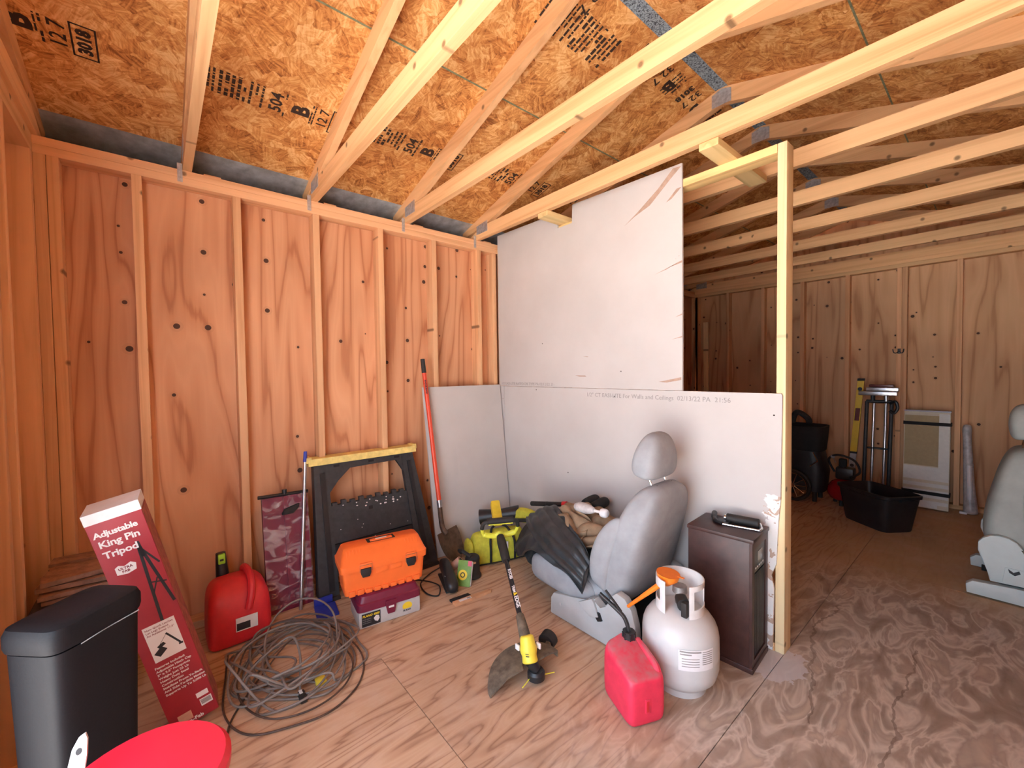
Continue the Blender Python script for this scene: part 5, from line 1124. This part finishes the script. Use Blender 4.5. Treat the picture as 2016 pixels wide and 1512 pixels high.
for x in (1.935, 1.985, 2.075, 2.120): W(MB().cyl((x, 5.80 + (.03 if x in (1.985, 2.075) else 0), .985), (x - .01, 5.72 + (.06 if x in (1.985, 2.075) else 0), .01), .016 if x in (1.935, 2.120) else .012, seg=12), 'leg', 'charcoal_plastic' if x in (1.935, 2.120) else 'steel', T)
for z in (.985, .52): W(MB().tube([(1.93, 5.80 - .0 * z, z), (2.125, 5.80, z)], .017 if z > .6 else .010, 10), 'crossbar', 'black_plastic', T)
W(MB().box((1.87, 5.775, 1.045), (2.16, 5.825, 1.085), .006), 'top_rail', 'steel', T); W(MB().box((1.93, 5.77, 1.088), (2.17, 5.83, 1.125), .006, M=Matrix.Translation((0, 0, 0)) @ Matrix.Rotation(0.0, 4, 'Y')), 'top_rail', 'steel', T); W(MB().box((1.95, 5.77, 1.127), (2.14, 5.83, 1.155), .01), 'top_pad', 'vial', T)
W(MB().cyl((1.98, 5.80, .99), (1.98, 5.80, 1.05), .018, seg=10), 'neck', 'black_plastic', T); W(MB().cyl((2.08, 5.80, .99), (2.08, 5.80, 1.05), .018, seg=10), 'neck', 'steel', T); W(MB().tube(catmull([(2.11, 5.79, .97), (2.15, 5.77, .99), (2.165, 5.77, .93), (2.14, 5.77, .88), (2.11, 5.78, .90)], 5), .014, 8), 'release_handle', 'black_plastic', T)
T = thing('folded_table', 'cream folded panel bound with two black straps against the far wall', 'panel', (2.35, 5.85, 0))
def FT(m, x0, x1, z0, z1, f, b):
    def Y(z): return 5.825 + .085 * z / .9
    m.rings([[Vector((x0, Y(z0) + f, z0)), Vector((x1, Y(z0) + f, z0)), Vector((x1, Y(z0) + b, z0)), Vector((x0, Y(z0) + b, z0))], [Vector((x0, Y(z1) + f, z1)), Vector((x1, Y(z1) + f, z1)), Vector((x1, Y(z1) + b, z1)), Vector((x0, Y(z1) + b, z1))]]); return m
for i, (f, b) in enumerate(((-.045, -.012), (-.010, .025))): W(FT(MB(), 2.205, 2.512, .012, .90, f, b), 'leaf', 'cream_panel' if i == 0 else 'panel_white', T, smooth=0)
W(FT(MB(), 2.21, 2.44, .40, .865, -.0465, -.0448), 'paper_label', 'cream_paper', T, smooth=0); W(FT(MB(), 2.44, 2.508, .05, .885, -.047, -.0445), 'white_edge', 'panel_white', T, smooth=0); W(FT(MB(), 2.208, 2.44, .02, .39, -.0465, -.0448), 'white_sheet', 'panel_white', T, smooth=0)
for z in (.10, .20, .26): W(FT(MB(), 2.206, 2.510, z - .018, z + .008, -.049, -.0455), 'moulded_band', 'cream_panel', T, smooth=0)
for z in (.775, .135): W(FT(MB(), 2.198, 2.519, z, z + .030, -.052, .032), 'strap', 'black_matte', T, smooth=0)
W(FT(MB(), 2.20, 2.515, .90, .912, -.045, .025), 'top_edge', 'vial', T, smooth=0)
T = thing('wrapped_tube', 'narrow tube in milky plastic wrap standing against the far wall', 'tube', (2.64, 5.86, 0))
W(MB().tube([(2.645, 5.865, 0), (2.645, 5.866, .05), (2.63, 5.885, .25), (2.622, 5.90, .50), (2.612, 5.915, .68), (2.612, 5.925, .76), (2.614, 5.93, .80)], [.052, .046, .036, .032, .026, .034, .022], 18), 'wrap', 'frosted_wrap', T)
W(MB().tube([(2.638, 5.842, .14), (2.628, 5.862, .44)], [.018, .018], 10), 'white_sleeve', 'box_white', T); W(MB().box((2.575, 5.83, 0), (2.625, 5.88, .022), .008), 'end_cap', 'box_white', T)
T = thing('coat_hook', 'black double coat hook screwed to a far wall stud', 'hook', (2.15, 5.975, 1.477))
W(MB().box((2.135, 5.974, 1.455), (2.158, 5.9795, 1.505), .001), 'back_plate', 'black_plastic', T)
for s in (-1, 1): W(MB().tube(catmull([(2.147 + s * .004, 5.972, 1.48), (2.147 + s * .018, 5.945, 1.462), (2.147 + s * .034, 5.925, 1.468), (2.147 + s * .040, 5.92, 1.50)], 5), .0045, 8), 'prong', 'black_plastic', T)
T = thing('utility_cart', 'black wheeled cart with a fabric bin half hidden by the end post', 'cart', (1.52, 5.40, 0))
W(MB().loft([((1.50, 5.42, .50), (.175, 0, 0), (0, .15, 0), 5), ((1.50, 5.42, .60), (.185, 0, 0), (0, .16, 0), 5), ((1.50, 5.42, .745), (.195, 0, 0), (0, .17, 0), 5), ((1.50, 5.42, .75), (.18, 0, 0), (0, .155, 0), 5), ((1.50, 5.42, .62), (.165, 0, 0), (0, .14, 0), 5)], 32), 'fabric_bin', 'black_matte', T)
W(MB().loft([((1.52, 5.42, .10), (.17, 0, 0), (0, .14, 0), 4), ((1.52, 5.42, .30), (.19, 0, 0), (0, .15, 0), 4), ((1.50, 5.42, .498), (.17, 0, 0), (0, .145, 0), 4)], 28), 'body', 'black_plastic', T)
wc_ = Vector((1.46, 5.215, .155)); m = MB(); m.tube([wc_ + Vector((.145 * math.cos(2 * PI * i / 30), 0, .145 * math.sin(2 * PI * i / 30))) for i in range(31)], .018, 8); wheel = W(m, 'wheel', 'black_rubber', T)
W(MB().tube([wc_ + Vector((.120 * math.cos(2 * PI * i / 30), -.004, .120 * math.sin(2 * PI * i / 30))) for i in range(31)], .005, 6), 'rim', 'chrome', wheel); W(MB().cyl(wc_ + Vector((0, -.02, 0)), wc_ + Vector((0, .02, 0)), .02, seg=12), 'hub', 'chrome', wheel)
for i in range(10): a = 2 * PI * i / 10; W(MB().cyl(wc_, wc_ + Vector((.12 * math.cos(a), 0, .12 * math.sin(a))), .003, seg=6), 'spoke', 'chrome', wheel)
W(MB().tube([(1.62, 5.25, .50), (1.66, 5.24, .42), (1.60, 5.23, .36)], .005, 6), 'brake_lever', 'chrome', T); W(MB().tube(catmull([(1.36, 5.55, .74), (1.40, 5.55, .86), (1.50, 5.55, .80), (1.52, 5.52, .74)], 5), .03, 10), 'stuffed_bag', 'knit_charcoal', T)
for x, y in ((1.38, 5.52), (1.62, 5.52), (1.62, 5.32)): W(MB().cyl((x, y, 0), (x, y, .12), .02, seg=10), 'foot', 'black_rubber', T)
T = thing('air_compressor', 'small glossy red air compressor with black fittings beside the black tote', 'compressor', (1.83, 5.42, 0))
W(MB().lathe([(.001, .03), (.06, .035), (.105, .06), (.128, .10), (.132, .13), (.122, .175), (.095, .215), (.05, .24), (.001, .248)], 32, Matrix.Translation((1.83, 5.42, 0))), 'tank', 'helmet_red', T, label='glossy red tank')
W(MB().box((1.77, 5.37, .245), (1.91, 5.50, .36), .02), 'pump_head', 'black_plastic', T); W(MB().box((1.79, 5.40, .36), (1.85, 5.46, .44), .012), 'motor_cover', 'black_matte', T); W(MB().tube(catmull([(1.75, 5.45, .30), (1.71, 5.42, .42), (1.79, 5.38, .48), (1.91, 5.40, .44), (1.95, 5.42, .33), (1.89, 5.36, .28)], 6), .010, 8), 'hose', 'black_rubber', T)
for a in (0.5, 2.6, 4.7): W(MB().cyl((1.83 + .09 * math.cos(a), 5.42 + .09 * math.sin(a), 0), (1.83 + .08 * math.cos(a), 5.42 + .08 * math.sin(a), .06), .016, seg=10), 'foot', 'black_rubber', T)
W(MB().cyl((1.75, 5.385, .455), (1.75, 5.38, .462), .018, seg=12), 'gauge', 'grey_plastic', T); W(MB().tube([(1.77, 5.40, .40), (1.75, 5.385, .455)], .006, 6), 'gauge_stem', 'steel', T)

T = thing('loose_board', 'narrow pale board leaning in the dark far corner behind the partition', 'board', (0.30, 5.85, 0))
W(MB().rings([[Vector((.30, 5.80, 0)), Vector((.36, 5.80, 0)), Vector((.36, 5.825, 0)), Vector((.30, 5.825, 0))], [Vector((.22, 5.945, 1.95)), Vector((.28, 5.945, 1.95)), Vector((.28, 5.97, 1.95)), Vector((.22, 5.97, 1.95))]]), 'board', 'pine_pale_z', T, smooth=0)

# second car seat, cut by the right edge of the picture (faces right)
T = thing('car_seat', 'pale green-grey car seat at the right edge of the picture in the far room', 'car seat', (2.978, 4.2, 0))
yc2 = 4.215
def S2(x, z, th, hw, e=4): return ((x, yc2, z), (th, 0, .22 * th), (0, hw, 0), e)
W(MB().loft([S2(2.878, .205, .06, .20), S2(2.868, .26, .095, .225), S2(2.846, .36, .110, .24), S2(2.850, .50, .100, .24), S2(2.868, .62, .092, .23), S2(2.883, .74, .082, .215), S2(2.890, .82, .060, .18), S2(2.892, .855, .03, .12)], 40), 'backrest', 'seat_fabric_green', T)
for s in (-1, 1):
    y = yc2 + s * .19
    W(MB().loft([((2.968, y, .26), (.05, 0, .02), (0, .03, 0), 3), ((2.963, y + s * .012, .34), (.065, 0, .015), (0, .045, 0), 3), ((2.943, y + s * .012, .50), (.065, 0, .017), (0, .047, 0), 3), ((2.933, y + s * .008, .66), (.055, 0, .017), (0, .04, 0), 3), ((2.928, y, .74), (.02, 0, .01), (0, .02, 0), 3)], 20), 'side_bolster', 'seat_fabric_green', T)
H2 = lambda x, z, th, hw: ((x, yc2, z), (th, 0, .2 * th), (0, hw, 0), 3.178)
W(MB().loft([H2(2.903, .90, .03, .10), H2(2.903, .91, .058, .13), H2(2.898, .98, .065, .132), H2(2.893, 1.06, .055, .11), H2(2.888, 1.10, .02, .05)], 28), 'headrest', 'seat_fabric_green', T)
for s in (-1, 1): W(MB().cyl((2.893, yc2 + s * .06, .84), (2.903, yc2 + s * .06, .915), .0065, seg=10), 'headrest_post', 'chrome', T)
W(MB().loft([((2.898, yc2, .215), (0, 0, .055), (0, .20, 0), 4), ((2.978, yc2, .22), (0, 0, .085), (0, .225, 0), 4), ((3.198, yc2, .235), (0, 0, .085), (0, .225, 0), 4), ((3.315, yc2, .24), (0, 0, .06), (0, .19, 0), 4), ((3.33, yc2, .24), (0, 0, .03), (0, .13, 0), 4)], 32), 'cushion', 'seat_fabric_green', T)
for s in (-1, 1):
    ya, yb = sorted((yc2 + s * .235, yc2 + s * .272))
    W(MB().prism([(2.730 + .0, .27)] + [(2.813 + .088 * math.cos(a), .285 + .088 * math.sin(a)) for a in (2.778, 2.4, 2.0, 1.6, 1.2, .8, .4)] + [(2.918, .25), (2.998, .225), (3.178, .24), (3.258, .22), (3.258, .13), (2.778, .105), (2.768, .16)], 1, ya, yb, bev=.008), 'recliner_cover', 'seat_plastic_green', T)
    W(MB().prism([(2.690, .01), (2.686, .06), (2.713, .085), (2.878, .098), (3.078, .095), (3.30, .09), (3.31, .01)], 1, ya - .006, yb + .006, bev=.006), 'rail_cover', 'seat_plastic_green', T)
y = yc2 - .275
W(MB().prism([(2.843, .20), (2.863, .185), (2.883, .20), (2.888, .185), (2.868, .168), (2.848, .18)], 1, y - .003, y + .004), 'recline_slot', 'black_plastic', T, smooth=0); W(MB().prism([(2.823, .115), (2.833, .205), (2.903, .205), (2.918, .115)], 1, y - .002, y + .004, bev=.002), 'lever_housing', 'seat_plastic_green', T)
W(MB().prism([(2.903, .295), (2.968, .285), (3.018, .245), (3.008, .235), (2.948, .265), (2.898, .275)], 1, y - .004, y + .006), 'recline_lever', 'charcoal_plastic', T, smooth=0)
W(MB().box((2.818, yc2 - .24, .03), (3.258, yc2 + .24, .12), .01), 'seat_frame', 'black_matte', T)
for x in (2.738, 3.178):
    for s in (-1, 1): W(MB().box((x, yc2 + s * .22 - .02, 0), (x + .07, yc2 + s * .22 + .02, .032), .003), 'floor_bracket', 'black_matte', T)
